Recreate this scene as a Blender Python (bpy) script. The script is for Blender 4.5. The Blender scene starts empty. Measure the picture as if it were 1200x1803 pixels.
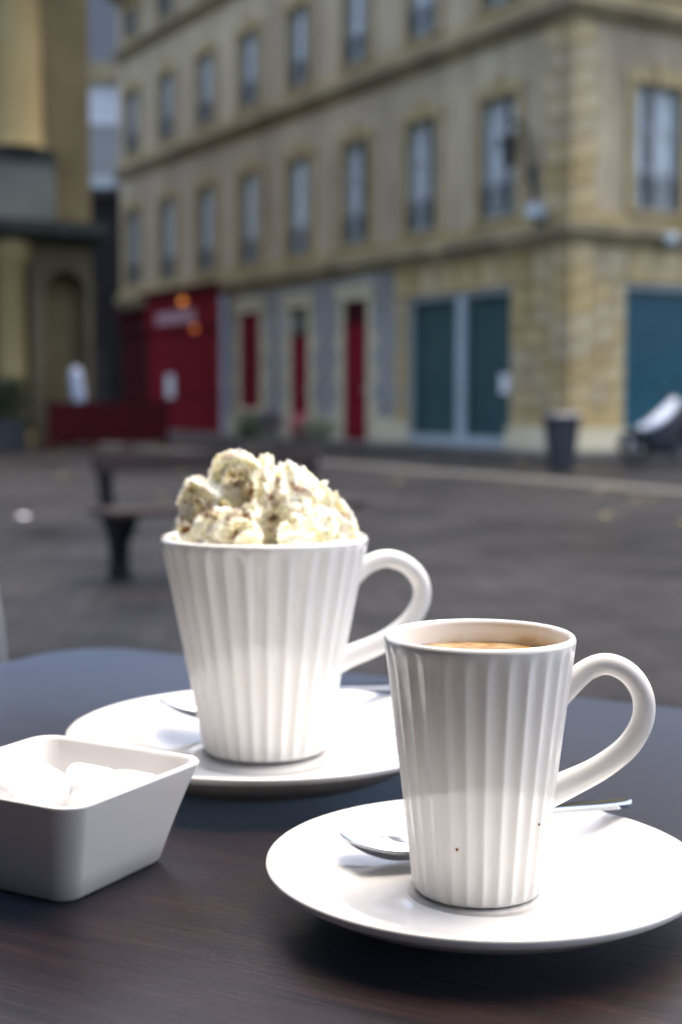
import bpy, bmesh, math, random
from mathutils import Vector, Matrix, noise
from math import sin, cos, pi, radians

random.seed(7)
scene = bpy.context.scene
COL = scene.collection

# ------------------------------------------------------------------ camera
cam_d = bpy.data.cameras.new('camera')
cam = bpy.data.objects.new('camera', cam_d)
COL.objects.link(cam)
cam.location = (0, 0, 0.95)
cam.rotation_euler = (radians(90 - 4.645), 0, 0)
cam_d.sensor_fit = 'VERTICAL'
cam_d.sensor_height = 36.0
cam_d.sensor_width = 24.0
cam_d.lens = 2480.0 / 1803.0 * 36.0
cam_d.clip_start = 0.02
cam_d.clip_end = 900
cam_d.dof.use_dof = True
cam_d.dof.focus_distance = 0.478
cam_d.dof.aperture_fstop = 8.6
cam_d.dof.aperture_blades = 8
scene.camera = cam

# ------------------------------------------------------------------ world, sun, exposure
SUN_EL, SUN_AZ = radians(70), radians(45)          # azimuth from +Y towards +X
world = bpy.data.worlds.new('World')
scene.world = world
world.use_nodes = True
wn = world.node_tree
sky = wn.nodes.new('ShaderNodeTexSky')
sky.sky_type = 'NISHITA'
sky.sun_disc = False
sky.sun_elevation = SUN_EL
sky.sun_rotation = SUN_AZ
sky.air_density = 1.0
sky.dust_density = 4.6
sky.ozone_density = 0.3
bg = wn.nodes['Background']
bg.inputs['Strength'].default_value = 0.15
wn.links.new(sky.outputs[0], bg.inputs['Color'])

sun_d = bpy.data.lights.new('sun', 'SUN')
sun_d.energy = 0.75
sun_d.angle = radians(50)
sun_d.color = (1.0, 0.95, 0.88)
sun = bpy.data.objects.new('sun', sun_d)
COL.objects.link(sun)
sdir = Vector((sin(SUN_AZ) * cos(SUN_EL), cos(SUN_AZ) * cos(SUN_EL), sin(SUN_EL)))
sun.rotation_euler = (-sdir).to_track_quat('-Z', 'Y').to_euler()
sun.location = (6, 8, 20)

vs = scene.view_settings
vs.view_transform = 'Standard'
vs.look = 'None'
vs.exposure = 1.9
vs.gamma = 1.0
vs.use_curve_mapping = False
scene.render.film_transparent = False
try:
    scene.cycles.use_denoising = True
    scene.cycles.max_bounces = 8
    scene.cycles.transparent_max_bounces = 12
except Exception:
    pass

# ------------------------------------------------------------------ materials
def nt(name):
    m = bpy.data.materials.new(name)
    m.use_nodes = True
    t = m.node_tree
    return m, t, t.nodes['Principled BSDF'], t.nodes['Material Output']

def N(t, kind, **kw):
    n = t.nodes.new(kind)
    for k, v in kw.items():
        if k in n.inputs.keys():
            n.inputs[k].default_value = v
        else:
            setattr(n, k, v)
    return n

def coord(t, scale=(1, 1, 1), which='Object', rot=(0, 0, 0)):
    tc = N(t, 'ShaderNodeTexCoord')
    mp = N(t, 'ShaderNodeMapping')
    mp.inputs['Scale'].default_value = scale
    mp.inputs['Rotation'].default_value = rot
    t.links.new(tc.outputs[which], mp.inputs[0])
    return mp.outputs[0]

def ramp(t, fac, stops):
    r = N(t, 'ShaderNodeValToRGB')
    e = r.color_ramp.elements
    while len(e) < len(stops):
        e.new(0.5)
    for el, (p, c) in zip(e, stops):
        el.position = p
        el.color = (*c, 1) if len(c) == 3 else c
    t.links.new(fac, r.inputs[0])
    return r.outputs[0]

def mixc(t, fac, a, b, mode='MIX'):
    n = N(t, 'ShaderNodeMix', data_type='RGBA', blend_type=mode)
    for sock, val in ((n.inputs[0], fac), (n.inputs[6], a), (n.inputs[7], b)):
        if isinstance(val, (int, float)):
            sock.default_value = val
        elif isinstance(val, tuple):
            sock.default_value = (*val, 1) if len(val) == 3 else val
        else:
            t.links.new(val, sock)
    return n.outputs[2]

def bump(t, p, height, strength=0.3, dist=0.01):
    b = N(t, 'ShaderNodeBump')
    b.inputs['Strength'].default_value = strength
    b.inputs['Distance'].default_value = dist
    t.links.new(height, b.inputs['Height'])
    t.links.new(b.outputs[0], p.inputs['Normal'])

def rough_mat(name, c1, c2, scale=3.0, rough=0.7, bump_s=0.3, bump_d=0.01, detail=8, rnd=0.0, streak=1.0, metallic=0.0, spec=None, stain=0.0):
    m, t, p, o = nt(name)
    co = coord(t, (1, 1, streak))
    nz = N(t, 'ShaderNodeTexNoise', Scale=scale, Detail=detail, Roughness=0.62)
    t.links.new(co, nz.inputs['Vector'])
    c = ramp(t, nz.outputs[0], [(0.32, c1), (0.68, c2)])
    if rnd:
        oi = N(t, 'ShaderNodeObjectInfo')
        rr = ramp(t, oi.outputs['Random'], [(0, (0.82, 0.76, 0.60)), (0.35, (0.96, 0.89, 0.68)), (0.6, (1.0, 0.97, 0.90)), (0.8, (0.98, 0.99, 1.04)), (1, (0.86, 0.87, 0.92))])
        c = mixc(t, 1.0, c, rr, 'MULTIPLY')
    if stain:
        cs = coord(t, (1.1, 1.1, 0.28))
        ns = N(t, 'ShaderNodeTexNoise', Scale=0.9, Detail=7, Roughness=0.68)
        t.links.new(cs, ns.inputs['Vector'])
        c = mixc(t, 1.0, c, ramp(t, ns.outputs[0], [(0.36, (1 - stain, 1 - stain * 1.02, 1 - stain * 1.0)), (0.60, (1, 1, 1))]), 'MULTIPLY')
    t.links.new(c, p.inputs['Base Color'])
    p.inputs['Roughness'].default_value = rough
    p.inputs['Metallic'].default_value = metallic
    if spec is not None:
        p.inputs['Specular IOR Level'].default_value = spec
    if bump_s:
        n2 = N(t, 'ShaderNodeTexNoise', Scale=scale * 6, Detail=6)
        t.links.new(co, n2.inputs['Vector'])
        bump(t, p, n2.outputs[0], bump_s, bump_d)
    return m

M = {}
M['plaster'] = rough_mat('plaster', (0.42, 0.335, 0.21), (0.51, 0.415, 0.275), 0.7, 0.85, 0.3, 0.01, stain=0.42)
M['trim'] = rough_mat('trim_stone', (0.37, 0.27, 0.11), (0.46, 0.36, 0.18), 1.6, 0.8, 0.3, 0.01, stain=0.4)
M['stone'] = rough_mat('yellow_stone', (0.40, 0.29, 0.125), (0.53, 0.43, 0.26), 1.3, 0.8, 0.4, 0.012, rnd=0.32, stain=0.45)
M['mortar'] = rough_mat('mortar', (0.24, 0.2, 0.12), (0.3, 0.26, 0.17), 5, 0.9, 0.3)
M['course'] = rough_mat('moulding_stone', (0.24, 0.19, 0.10), (0.36, 0.295, 0.165), 1.2, 0.85, 0.3, stain=0.4)
M['grey_wall'] = rough_mat('grey_wall', (0.24, 0.24, 0.225), (0.31, 0.305, 0.285), 1.3, 0.8, 0.3, stain=0.35)
M['cream_stone'] = rough_mat('cream_stone', (0.48, 0.41, 0.26), (0.58, 0.52, 0.36), 2.0, 0.8, 0.3)
M['church'] = rough_mat('church_stone', (0.105, 0.073, 0.030), (0.19, 0.14, 0.06), 0.8, 0.85, 0.4, 0.02)
M['church_dark'] = rough_mat('church_dark_stone', (0.075, 0.055, 0.026), (0.13, 0.10, 0.05), 0.8, 0.85, 0.4, 0.02)
M['church_light'] = rough_mat('church_pilaster_stone', (0.22, 0.16, 0.06), (0.29, 0.22, 0.095), 0.8, 0.85, 0.3, 0.02)
M['church_grey'] = rough_mat('church_pedestal_stone', (0.10, 0.105, 0.085), (0.15, 0.15, 0.12), 1.2, 0.85, 0.3, 0.02)
M['moss_shade'] = rough_mat('mossy_shaded_ledge', (0.012, 0.014, 0.012), (0.035, 0.036, 0.028), 2.2, 0.9, 0.3, 0.02)  # near-black mixes moss with the ledge's shadow, painted into the colour
M['jet'] = rough_mat('jet_black_wall', (0.010, 0.010, 0.010), (0.022, 0.022, 0.021), 1.2, 0.9, 0.3, 0.02)  # near-black front of the narrow house in the alley gap
M['red'] = rough_mat('red_paint', (0.15, 0.005, 0.012), (0.19, 0.008, 0.018), 2.0, 0.85, 0.15, spec=0.08)
M['dark_red'] = rough_mat('old_red_paint', (0.035, 0.004, 0.006), (0.055, 0.006, 0.009), 2.0, 0.85, 0.15, spec=0.08)
M['barrier_red'] = rough_mat('barrier_red', (0.038, 0.005, 0.007), (0.055, 0.007, 0.010), 2.0, 0.85, 0.15, spec=0.08)
M['white_paint'] = rough_mat('white_paint', (0.58, 0.60, 0.62), (0.68, 0.70, 0.72), 2.0, 0.45, 0.1)
M['alu'] = rough_mat('aluminium_frame', (0.30, 0.35, 0.37), (0.38, 0.43, 0.46), 2.0, 0.4, 0.05)
M['wood_frame'] = rough_mat('window_frame_paint', (0.34, 0.35, 0.36), (0.45, 0.46, 0.47), 3.0, 0.5, 0.1)
M['curtain'] = rough_mat('net_curtain', (0.74, 0.755, 0.76), (0.85, 0.86, 0.86), 3.0, 0.9, 0.0)
M['iron'] = rough_mat('wrought_iron', (0.014, 0.014, 0.015), (0.03, 0.03, 0.032), 6, 0.5, 0.1)
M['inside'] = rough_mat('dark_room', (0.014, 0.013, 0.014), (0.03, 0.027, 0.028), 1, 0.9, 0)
M['blind_a'] = rough_mat('teal_blind', (0.045, 0.085, 0.088), (0.065, 0.11, 0.11), 0.8, 0.8, 0)
M['blind_b'] = rough_mat('blue_blind', (0.018, 0.085, 0.125), (0.028, 0.12, 0.165), 0.8, 0.8, 0)
M['slate'] = rough_mat('slate', (0.06, 0.068, 0.080), (0.09, 0.10, 0.115), 4, 0.5, 0.3)
M['pale_wall'] = rough_mat('pale_render', (0.5, 0.5, 0.52), (0.6, 0.6, 0.62), 0.5, 0.85, 0.2)
M['grey_render'] = rough_mat('grey_render', (0.2, 0.195, 0.19), (0.27, 0.265, 0.26), 0.5, 0.85, 0.2)
M['zinc'] = rough_mat('zinc_pipe', (0.34, 0.35, 0.42), (0.42, 0.43, 0.50), 3, 0.45, 0.1)
M['plastic'] = rough_mat('grey_plastic', (0.035, 0.037, 0.042), (0.05, 0.052, 0.06), 5, 0.65, 0.1, spec=0.2)
M['plastic_lid'] = rough_mat('pale_grey_plastic', (0.09, 0.09, 0.10), (0.12, 0.12, 0.13), 5, 0.45, 0.1)
M['rubber'] = rough_mat('rubber', (0.012, 0.012, 0.013), (0.022, 0.022, 0.024), 9, 0.8, 0.2)
M['scooter_white'] = rough_mat('scooter_white', (0.72, 0.74, 0.80), (0.78, 0.80, 0.86), 3, 0.25, 0)
M['bench_wood'] = rough_mat('bench_wood', (0.018, 0.012, 0.011), (0.028, 0.018, 0.017), 5, 0.75, 0.3, 0.004, streak=5, spec=0.25)
M['bench_iron'] = rough_mat('bench_iron', (0.008, 0.009, 0.011), (0.014, 0.015, 0.018), 8, 0.85, 0.15, spec=0.08)
M['leaf_dark'] = rough_mat('dark_foliage', (0.012, 0.026, 0.010), (0.035, 0.06, 0.022), 14, 0.6, 0)
M['leaf_pale'] = rough_mat('pale_foliage', (0.08, 0.11, 0.06), (0.16, 0.19, 0.11), 14, 0.6, 0)
M['leaf_pink'] = rough_mat('pink_petals', (0.35, 0.07, 0.10), (0.48, 0.16, 0.18), 14, 0.6, 0)
M['leaf_purple'] = rough_mat('purple_foliage', (0.055, 0.045, 0.06), (0.12, 0.09, 0.12), 14, 0.6, 0)
M['terracotta'] = rough_mat('pot', (0.14, 0.11, 0.08), (0.2, 0.16, 0.12), 8, 0.8, 0.2)
M['planter_dark'] = rough_mat('planter_dark', (0.012, 0.013, 0.016), (0.02, 0.022, 0.026), 8, 0.6, 0.2)
M['fallen'] = rough_mat('fallen_leaf', (0.30, 0.22, 0.05), (0.42, 0.34, 0.12), 20, 0.6, 0)
M['paper'] = rough_mat('paper', (0.66, 0.66, 0.68), (0.74, 0.74, 0.76), 8, 0.8, 0.1)
M['canvas_white'] = rough_mat('white_canvas', (0.38, 0.40, 0.48), (0.46, 0.48, 0.56), 6, 0.85, 0.2)
M['sign_pale'] = rough_mat('sign_pale', (0.34, 0.18, 0.22), (0.40, 0.22, 0.26), 3, 0.6, 0)
M['chair_metal'] = rough_mat('chair_metal', (0.5, 0.52, 0.55), (0.58, 0.6, 0.63), 10, 0.3, 0.0, metallic=0.8)
M['chair_dark'] = rough_mat('chair_weave', (0.02, 0.022, 0.026), (0.035, 0.038, 0.045), 40, 0.6, 0.3, 0.002)
M['cafe'] = rough_mat('added_shade_wall', (0.02, 0.014, 0.013), (0.032, 0.024, 0.022), 2, 0.7, 0.2)  # unseen wall added behind the camera for its shade
M['shade_awning'] = rough_mat('shade_awning_canvas', (0.04, 0.028, 0.027), (0.055, 0.04, 0.038), 8, 0.9, 0.2)  # unseen cover over the table, added for its shade

def glass_mat(name, tint, rough=0.02, ior=1.5):
    m, t, p, o = nt(name)
    t.nodes.remove(p)
    tr = N(t, 'ShaderNodeBsdfTransparent')
    tr.inputs[0].default_value = (*tint, 1)
    gl = N(t, 'ShaderNodeBsdfGlossy')
    gl.inputs['Roughness'].default_value = rough
    fr = N(t, 'ShaderNodeFresnel')
    fr.inputs['IOR'].default_value = ior
    ge = N(t, 'ShaderNodeNewGeometry')
    iv = N(t, 'ShaderNodeMath', operation='SUBTRACT')
    iv.inputs[0].default_value = 1.0
    t.links.new(ge.outputs['Backfacing'], iv.inputs[1])
    mu = N(t, 'ShaderNodeMath', operation='MULTIPLY')
    t.links.new(fr.outputs[0], mu.inputs[0])
    t.links.new(iv.outputs[0], mu.inputs[1])
    mx = N(t, 'ShaderNodeMixShader')
    t.links.new(mu.outputs[0], mx.inputs[0])
    t.links.new(tr.outputs[0], mx.inputs[1])
    t.links.new(gl.outputs[0], mx.inputs[2])
    t.links.new(mx.outputs[0], o.inputs[0])
    return m
M['glass'] = glass_mat('window_glass', (0.93, 0.95, 0.95), 0.02, 1.6)
M['shop_glass'] = glass_mat('shop_glass', (0.86, 0.92, 0.92), 0.02, 1.22)

def emit_mat(name, c, s):
    m, t, p, o = nt(name)
    p.inputs['Base Color'].default_value = (*c, 1)
    p.inputs['Emission Color'].default_value = (*c, 1)
    p.inputs['Emission Strength'].default_value = s
    return m
M['bulb'] = emit_mat('lit_orange_bulb', (1.0, 0.32, 0.06), 0.22)
M['bulb_dim'] = emit_mat('lit_dim_bulb', (1.0, 0.25, 0.05), 0.08)

# porcelain
def porcelain(name, c=(0.81, 0.79, 0.755), rough=0.07):
    m, t, p, o = nt(name)
    co = coord(t)
    nz = N(t, 'ShaderNodeTexNoise', Scale=60, Detail=3)
    t.links.new(co, nz.inputs['Vector'])
    cc = ramp(t, nz.outputs[0], [(0.3, tuple(x * 0.985 for x in c)), (0.7, c)])
    t.links.new(cc, p.inputs['Base Color'])
    p.inputs['Roughness'].default_value = rough
    p.inputs['Specular IOR Level'].default_value = 0.55
    n2 = N(t, 'ShaderNodeTexNoise', Scale=140, Detail=2)
    t.links.new(co, n2.inputs['Vector'])
    bump(t, p, n2.outputs[0], 0.04, 0.001)
    return m
M['porcelain'] = porcelain('porcelain')
M['bowl_porcelain'] = porcelain('bowl_porcelain', (0.79, 0.77, 0.745), 0.16)

def stained_inside():
    m, t, p, o = nt('coffee_stained_glaze')
    tc = N(t, 'ShaderNodeTexCoord')
    sp = N(t, 'ShaderNodeSeparateXYZ')
    t.links.new(tc.outputs['Object'], sp.inputs[0])
    nz = N(t, 'ShaderNodeTexNoise', Scale=75, Detail=6, Roughness=0.6)
    t.links.new(tc.outputs['Object'], nz.inputs['Vector'])
    # height of the tide mark plus ragged noise
    mr = N(t, 'ShaderNodeMapRange')
    mr.inputs[1].default_value = 0.0825
    mr.inputs[2].default_value = 0.0905
    mr.inputs[3].default_value = 1.0
    mr.inputs[4].default_value = 0.0
    t.links.new(sp.outputs[2], mr.inputs[0])
    mx = N(t, 'ShaderNodeMapRange')     # more stain on the right-hand side
    mx.inputs[1].default_value = -0.03
    mx.inputs[2].default_value = 0.018
    mx.inputs[3].default_value = 0.15
    mx.inputs[4].default_value = 1.0
    t.links.new(sp.outputs[0], mx.inputs[0])
    a = N(t, 'ShaderNodeMath', operation='MULTIPLY')
    t.links.new(mr.outputs[0], a.inputs[0])
    t.links.new(mx.outputs[0], a.inputs[1])
    b = N(t, 'ShaderNodeMath', operation='MULTIPLY')
    t.links.new(a.outputs[0], b.inputs[0])
    t.links.new(nz.outputs[0], b.inputs[1])
    c = ramp(t, b.outputs[0], [(0.16, (0.82, 0.805, 0.77)), (0.32, (0.76, 0.66, 0.48)), (0.50, (0.58, 0.40, 0.17))])
    t.links.new(c, p.inputs['Base Color'])
    p.inputs['Roughness'].default_value = 0.12
    return m
M['stained'] = stained_inside()

def coffee_mat():
    m, t, p, o = nt('coffee_crema')
    co = coord(t)
    nz = N(t, 'ShaderNodeTexNoise', Scale=120, Detail=8, Roughness=0.65)
    t.links.new(co, nz.inputs['Vector'])
    c = ramp(t, nz.outputs[0], [(0.35, (0.24, 0.125, 0.05)), (0.52, (0.40, 0.26, 0.125)), (0.68, (0.58, 0.44, 0.26))])
    t.links.new(c, p.inputs['Base Color'])
    p.inputs['Roughness'].default_value = 0.25
    return m
M['coffee'] = coffee_mat()

def cream_mat():
    m, t, p, o = nt('whipped_cream')
    co = coord(t)
    nz = N(t, 'ShaderNodeTexNoise', Scale=90, Detail=5, Roughness=0.6)
    t.links.new(co, nz.inputs['Vector'])
    c = ramp(t, nz.outputs[0], [(0.32, (0.96, 0.87, 0.58)), (0.55, (0.985, 0.95, 0.82))])
    d1 = N(t, 'ShaderNodeTexNoise', Scale=125, Detail=2)
    d2 = N(t, 'ShaderNodeTexNoise', Scale=950, Detail=4, Roughness=0.7)
    t.links.new(co, d1.inputs['Vector'])
    t.links.new(co, d2.inputs['Vector'])
    k1 = ramp(t, d1.outputs[0], [(0.64, (0, 0, 0)), (0.74, (1, 1, 1))])
    k2 = ramp(t, d2.outputs[0], [(0.50, (0, 0, 0)), (0.64, (1, 1, 1))])
    dust = mixc(t, 1.0, k1, k2, 'MULTIPLY')
    c = mixc(t, dust, c, (0.42, 0.19, 0.055))
    t.links.new(c, p.inputs['Base Color'])
    p.inputs['Roughness'].default_value = 0.65
    p.inputs['Specular IOR Level'].default_value = 0.25
    p.inputs['Subsurface Weight'].default_value = 0.7
    p.inputs['Subsurface Radius'].default_value = (1.0, 0.85, 0.55)
    p.inputs['Subsurface Scale'].default_value = 0.0042
    n2 = N(t, 'ShaderNodeTexNoise', Scale=700, Detail=4)
    t.links.new(co, n2.inputs['Vector'])
    bump(t, p, n2.outputs[0], 0.25, 0.0006)
    return m
M['cream'] = cream_mat()
M['cocoa'] = rough_mat('cocoa', (0.13, 0.034, 0.007), (0.33, 0.115, 0.026), 500, 0.95, 0, spec=0.05)
M['sugar'] = rough_mat('sugar', (0.86, 0.86, 0.86), (0.90, 0.90, 0.89), 900, 0.6, 0.5, 0.0006)

def steel():
    m, t, p, o = nt('polished_steel')
    p.inputs['Base Color'].default_value = (0.40, 0.42, 0.46, 1)
    p.inputs['Metallic'].default_value = 1.0
    co = coord(t, (40, 400, 400))
    nz = N(t, 'ShaderNodeTexNoise', Scale=3, Detail=4)
    t.links.new(co, nz.inputs['Vector'])
    r = ramp(t, nz.outputs[0], [(0.3, (0.03,) * 3), (0.7, (0.07,) * 3)])
    t.links.new(r, p.inputs['Roughness'])
    return m
M['steel'] = steel()

def table_wood():
    m, t, p, o = nt('dark_stained_wood')
    co = coord(t, (3.0, 60.0, 60.0))
    nz = N(t, 'ShaderNodeTexNoise', Scale=3.2, Detail=9, Roughness=0.65, Distortion=0.6)
    t.links.new(co, nz.inputs['Vector'])
    c = ramp(t, nz.outputs[0], [(0.32, (0.006, 0.0028, 0.0022)), (0.52, (0.013, 0.0062, 0.0048)), (0.70, (0.026, 0.0125, 0.0095))])
    t.links.new(c, p.inputs['Base Color'])
    co2 = coord(t, (1, 1, 1))
    n3 = N(t, 'ShaderNodeTexNoise', Scale=9, Detail=6)
    t.links.new(co2, n3.inputs['Vector'])
    r = ramp(t, n3.outputs[0], [(0.3, (0.27,) * 3), (0.7, (0.36,) * 3)])
    t.links.new(r, p.inputs['Roughness'])
    p.inputs['Specular IOR Level'].default_value = 0.26
    # blue-tinted sheen paints in a sky reflection, pale where seen at a low angle
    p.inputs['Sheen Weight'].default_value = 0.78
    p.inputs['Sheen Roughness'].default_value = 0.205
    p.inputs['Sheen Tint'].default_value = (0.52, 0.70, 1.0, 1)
    n2 = N(t, 'ShaderNodeTexNoise', Scale=14, Detail=8, Roughness=0.7)
    t.links.new(co, n2.inputs['Vector'])
    bump(t, p, n2.outputs[0], 0.35, 0.0007)
    return m
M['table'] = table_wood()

def cobble(name, wet=0.0, warm=False):
    m, t, p, o = nt(name)
    co = coord(t, (1, 1, 1), 'Object', (0, 0, radians(30)))
    br = N(t, 'ShaderNodeTexBrick')
    br.offset = 0.5
    br.inputs['Scale'].default_value = 1.0
    br.inputs['Brick Width'].default_value = 0.16
    br.inputs['Row Height'].default_value = 0.12
    br.inputs['Mortar Size'].default_value = 0.012
    br.inputs['Mortar Smooth'].default_value = 0.5
    br.inputs['Color1'].default_value = (0.0145, 0.015, 0.0165, 1)
    br.inputs['Color2'].default_value = (0.026, 0.027, 0.0295, 1)
    br.inputs['Mortar'].default_value = (0.016, 0.015, 0.015, 1)
    wob = N(t, 'ShaderNodeTexNoise', Scale=5, Detail=2)
    t.links.new(co, wob.inputs['Vector'])
    va = N(t, 'ShaderNodeVectorMath', operation='MULTIPLY_ADD')
    va.inputs[1].default_value = (0.04, 0.04, 0.0)
    t.links.new(wob.outputs['Color'], va.inputs[0])
    t.links.new(co, va.inputs[2])
    t.links.new(va.outputs[0], br.inputs['Vector'])
    big = N(t, 'ShaderNodeTexNoise', Scale=0.55, Detail=7, Roughness=0.65)
    t.links.new(co, big.inputs['Vector'])
    tint = ramp(t, big.outputs[0], [(0.36, (0.45, 0.44, 0.46)), (0.64, (1.4, 1.34, 1.25))])
    c = mixc(t, 1.0, br.outputs['Color'], tint, 'MULTIPLY')
    t.links.new(c, p.inputs['Base Color'])
    rr = ramp(t, big.outputs[0], [(0.36, (0.30,) * 3), (0.60, (0.62,) * 3)])
    t.links.new(rr, p.inputs['Roughness'])
    inv = N(t, 'ShaderNodeMath', operation='SUBTRACT')
    inv.inputs[0].default_value = 1.0
    t.links.new(br.outputs['Fac'], inv.inputs[1])
    n2 = N(t, 'ShaderNodeTexNoise', Scale=9, Detail=5)
    t.links.new(co, n2.inputs['Vector'])
    ad = N(t, 'ShaderNodeMath', operation='ADD')
    t.links.new(inv.outputs[0], ad.inputs[0])
    t.links.new(n2.outputs[0], ad.inputs[1])
    p.inputs['Specular IOR Level'].default_value = 0.08
    bump(t, p, ad.outputs[0], 0.8, 0.02)
    return m
M['cobble'] = cobble('wet_cobbles')
M['slab'] = rough_mat('gutter_stone', (0.065, 0.062, 0.055), (0.105, 0.10, 0.088), 2.5, 0.5, 0.4, 0.01)
M['pavement'] = rough_mat('pavement_stone', (0.075, 0.072, 0.07), (0.12, 0.115, 0.11), 2.5, 0.38, 0.4, 0.01)

# ------------------------------------------------------------------ mesh helpers
class MB:
    def __init__(s):
        s.v, s.f, s.mi = [], [], []
        s.cur = 0
    def add(s, vs, fs):
        o = len(s.v)
        s.v += [tuple(p) for p in vs]
        for f in fs:
            s.f.append([i + o for i in f])
            s.mi.append(s.cur)
        return s
    def box(s, x0, x1, y0, y1, z0, z1, mat=None):
        p = [(x0, y0, z0), (x1, y0, z0), (x1, y1, z0), (x0, y1, z0), (x0, y0, z1), (x1, y0, z1), (x1, y1, z1), (x0, y1, z1)]
        if mat is not None:
            p = [mat @ Vector(q) for q in p]
        return s.add(p, [(0, 3, 2, 1), (4, 5, 6, 7), (0, 1, 5, 4), (1, 2, 6, 5), (2, 3, 7, 6), (3, 0, 4, 7)])
    def tube(s, pts, radii, n=10, cap=True, ell=None):
        pts = [Vector(p) for p in pts]
        if isinstance(radii, (int, float)):
            radii = [radii] * len(pts)
        rings = []
        up = Vector((0, 0, 1))
        t0 = (pts[1] - pts[0]).normalized()
        ref = up if abs(t0.z) < 0.9 else Vector((1, 0, 0))
        a = t0.cross(ref).normalized()
        vsx = []
        for i, p in enumerate(pts):
            tg = (pts[min(i + 1, len(pts) - 1)] - pts[max(i - 1, 0)]).normalized()
            a = (a - tg * a.dot(tg)).normalized()
            b = tg.cross(a)
            for k in range(n):
                th = 2 * pi * k / n
                ea = ell[i] if ell else 1.0
                vsx.append(p + a * (cos(th) * radii[i] * ea) + b * (sin(th) * radii[i]))
        fs = []
        for i in range(len(pts) - 1):
            for k in range(n):
                k2 = (k + 1) % n
                fs.append((i * n + k, i * n + k2, (i + 1) * n + k2, (i + 1) * n + k))
        if cap:
            fs.append(tuple(reversed(range(n))))
            fs.append(tuple((len(pts) - 1) * n + k for k in range(n)))
        return s.add(vsx, fs)
    def lathe(s, prof, n=48, c=(0, 0, 0), rfun=None):
        vsx = []
        for j, (r, z) in enumerate(prof):
            for k in range(n):
                th = 2 * pi * k / n
                rr = rfun(r, z, th, j) if rfun else r
                vsx.append((c[0] + rr * cos(th), c[1] + rr * sin(th), c[2] + z))
        fs = []
        for j in range(len(prof) - 1):
            for k in range(n):
                k2 = (k + 1) % n
                fs.append((j * n + k, j * n + k2, (j + 1) * n + k2, (j + 1) * n + k))
        fs.append(tuple(reversed(range(n))))
        fs.append(tuple((len(prof) - 1) * n + k for k in range(n)))
        return s.add(vsx, fs)
    def mesh(s, name, mats, smooth=False, bevel=0, auto=None):
        me = bpy.data.meshes.new(name)
        me.from_pydata(s.v, [], s.f)
        if not isinstance(mats, (list, tuple)):
            mats = [mats]
        for m in mats:
            me.materials.append(m)
        if any(s.mi):
            me.polygons.foreach_set('material_index', s.mi)
        bm = bmesh.new()
        bm.from_mesh(me)
        bmesh.ops.recalc_face_normals(bm, faces=bm.faces)
        if bevel:
            bmesh.ops.bevel(bm, geom=list(bm.edges), offset=bevel, segments=2, affect='EDGES', profile=0.6)
        if auto is not None:
            for e in bm.edges:
                if len(e.link_faces) == 2 and e.calc_face_angle(0) > auto:
                    e.smooth = False
        bm.to_mesh(me)
        bm.free()
        if smooth or auto is not None:
            me.polygons.foreach_set('use_smooth', [True] * len(me.polygons))
        me.update()
        return me
    def build(s, name, mats, parent=None, **kw):
        return link(name, s.mesh(name, mats, **kw), parent)

def link(name, data, parent=None, loc=None, rotz=None, scale=None):
    o = bpy.data.objects.new(name, data)
    COL.objects.link(o)
    if parent:
        o.parent = parent
    if loc is not None:
        o.location = loc
    if rotz is not None:
        o.rotation_euler = (0, 0, rotz)
    if scale is not None:
        o.scale = scale
    return o

def tag(o, label, cat, group=None):
    o['label'] = label
    o['category'] = cat
    if group:
        o['group'] = group
    return o

def thing(name, label, cat, loc=(0, 0, 0), rotz=0, group=None):
    o = link(name, None, None, loc, rotz)
    o.empty_display_size = 0.1
    return tag(o, label, cat, group)

def struct(o):
    o['kind'] = 'structure'
    return o

def spline(pts, n):
    """Catmull-Rom through pts (Vectors), n samples per span."""
    P = [Vector(p) for p in pts]
    out = []
    for i in range(len(P) - 1):
        p0, p1, p2, p3 = P[max(i - 1, 0)], P[i], P[i + 1], P[min(i + 2, len(P) - 1)]
        for k in range(n):
            t = k / n
            out.append(0.5 * ((2 * p1) + (p2 - p0) * t + (2 * p0 - 5 * p1 + 4 * p2 - p3) * t * t + (3 * p1 - p0 - 3 * p2 + p3) * t ** 3))
    out.append(P[-1])
    return out

def smooth01(x):
    x = max(0.0, min(1.0, x))
    return x * x * (3 - 2 * x)

def leaf_cloud(mb, n, fn, size, rnd):
    """n leaf-sized quads (folded) at positions given by fn(rnd)."""
    for _ in range(n):
        p = Vector(fn(rnd))
        ax = Vector((rnd.gauss(0, 1), rnd.gauss(0, 1), rnd.gauss(0, 1))).normalized()
        bx = ax.orthogonal().normalized()
        bx = Matrix.Rotation(rnd.random() * 6.28, 3, ax) @ bx
        cx = ax.cross(bx)
        l = size * rnd.uniform(0.6, 1.3)
        w = l * 0.5
        mb.add([p - bx * l * 0.5, p + cx * w * 0.5 + ax * w * 0.2, p + bx * l * 0.5, p - cx * w * 0.5 + ax * w * 0.2], [(0, 1, 2), (0, 2, 3)])

# ------------------------------------------------------------------ ground
g = MB().add([(-250, -60, 0), (250, -60, 0), (250, 400, 0), (-250, 400, 0)], [(0, 1, 2, 3)]).build('ground', M['cobble'])
struct(g)

DL = Vector((-0.5, 0.8660254, 0))
DR = Vector((0.8660254, 0.5, 0))
CORNER = Vector((3.7015, 22.9476, 0))

def town(t, d, z=0.0):      # t along the long facade, d metres out in front of it
    return CORNER + DL * t - DR * d + Vector((0, 0, z))

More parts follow.
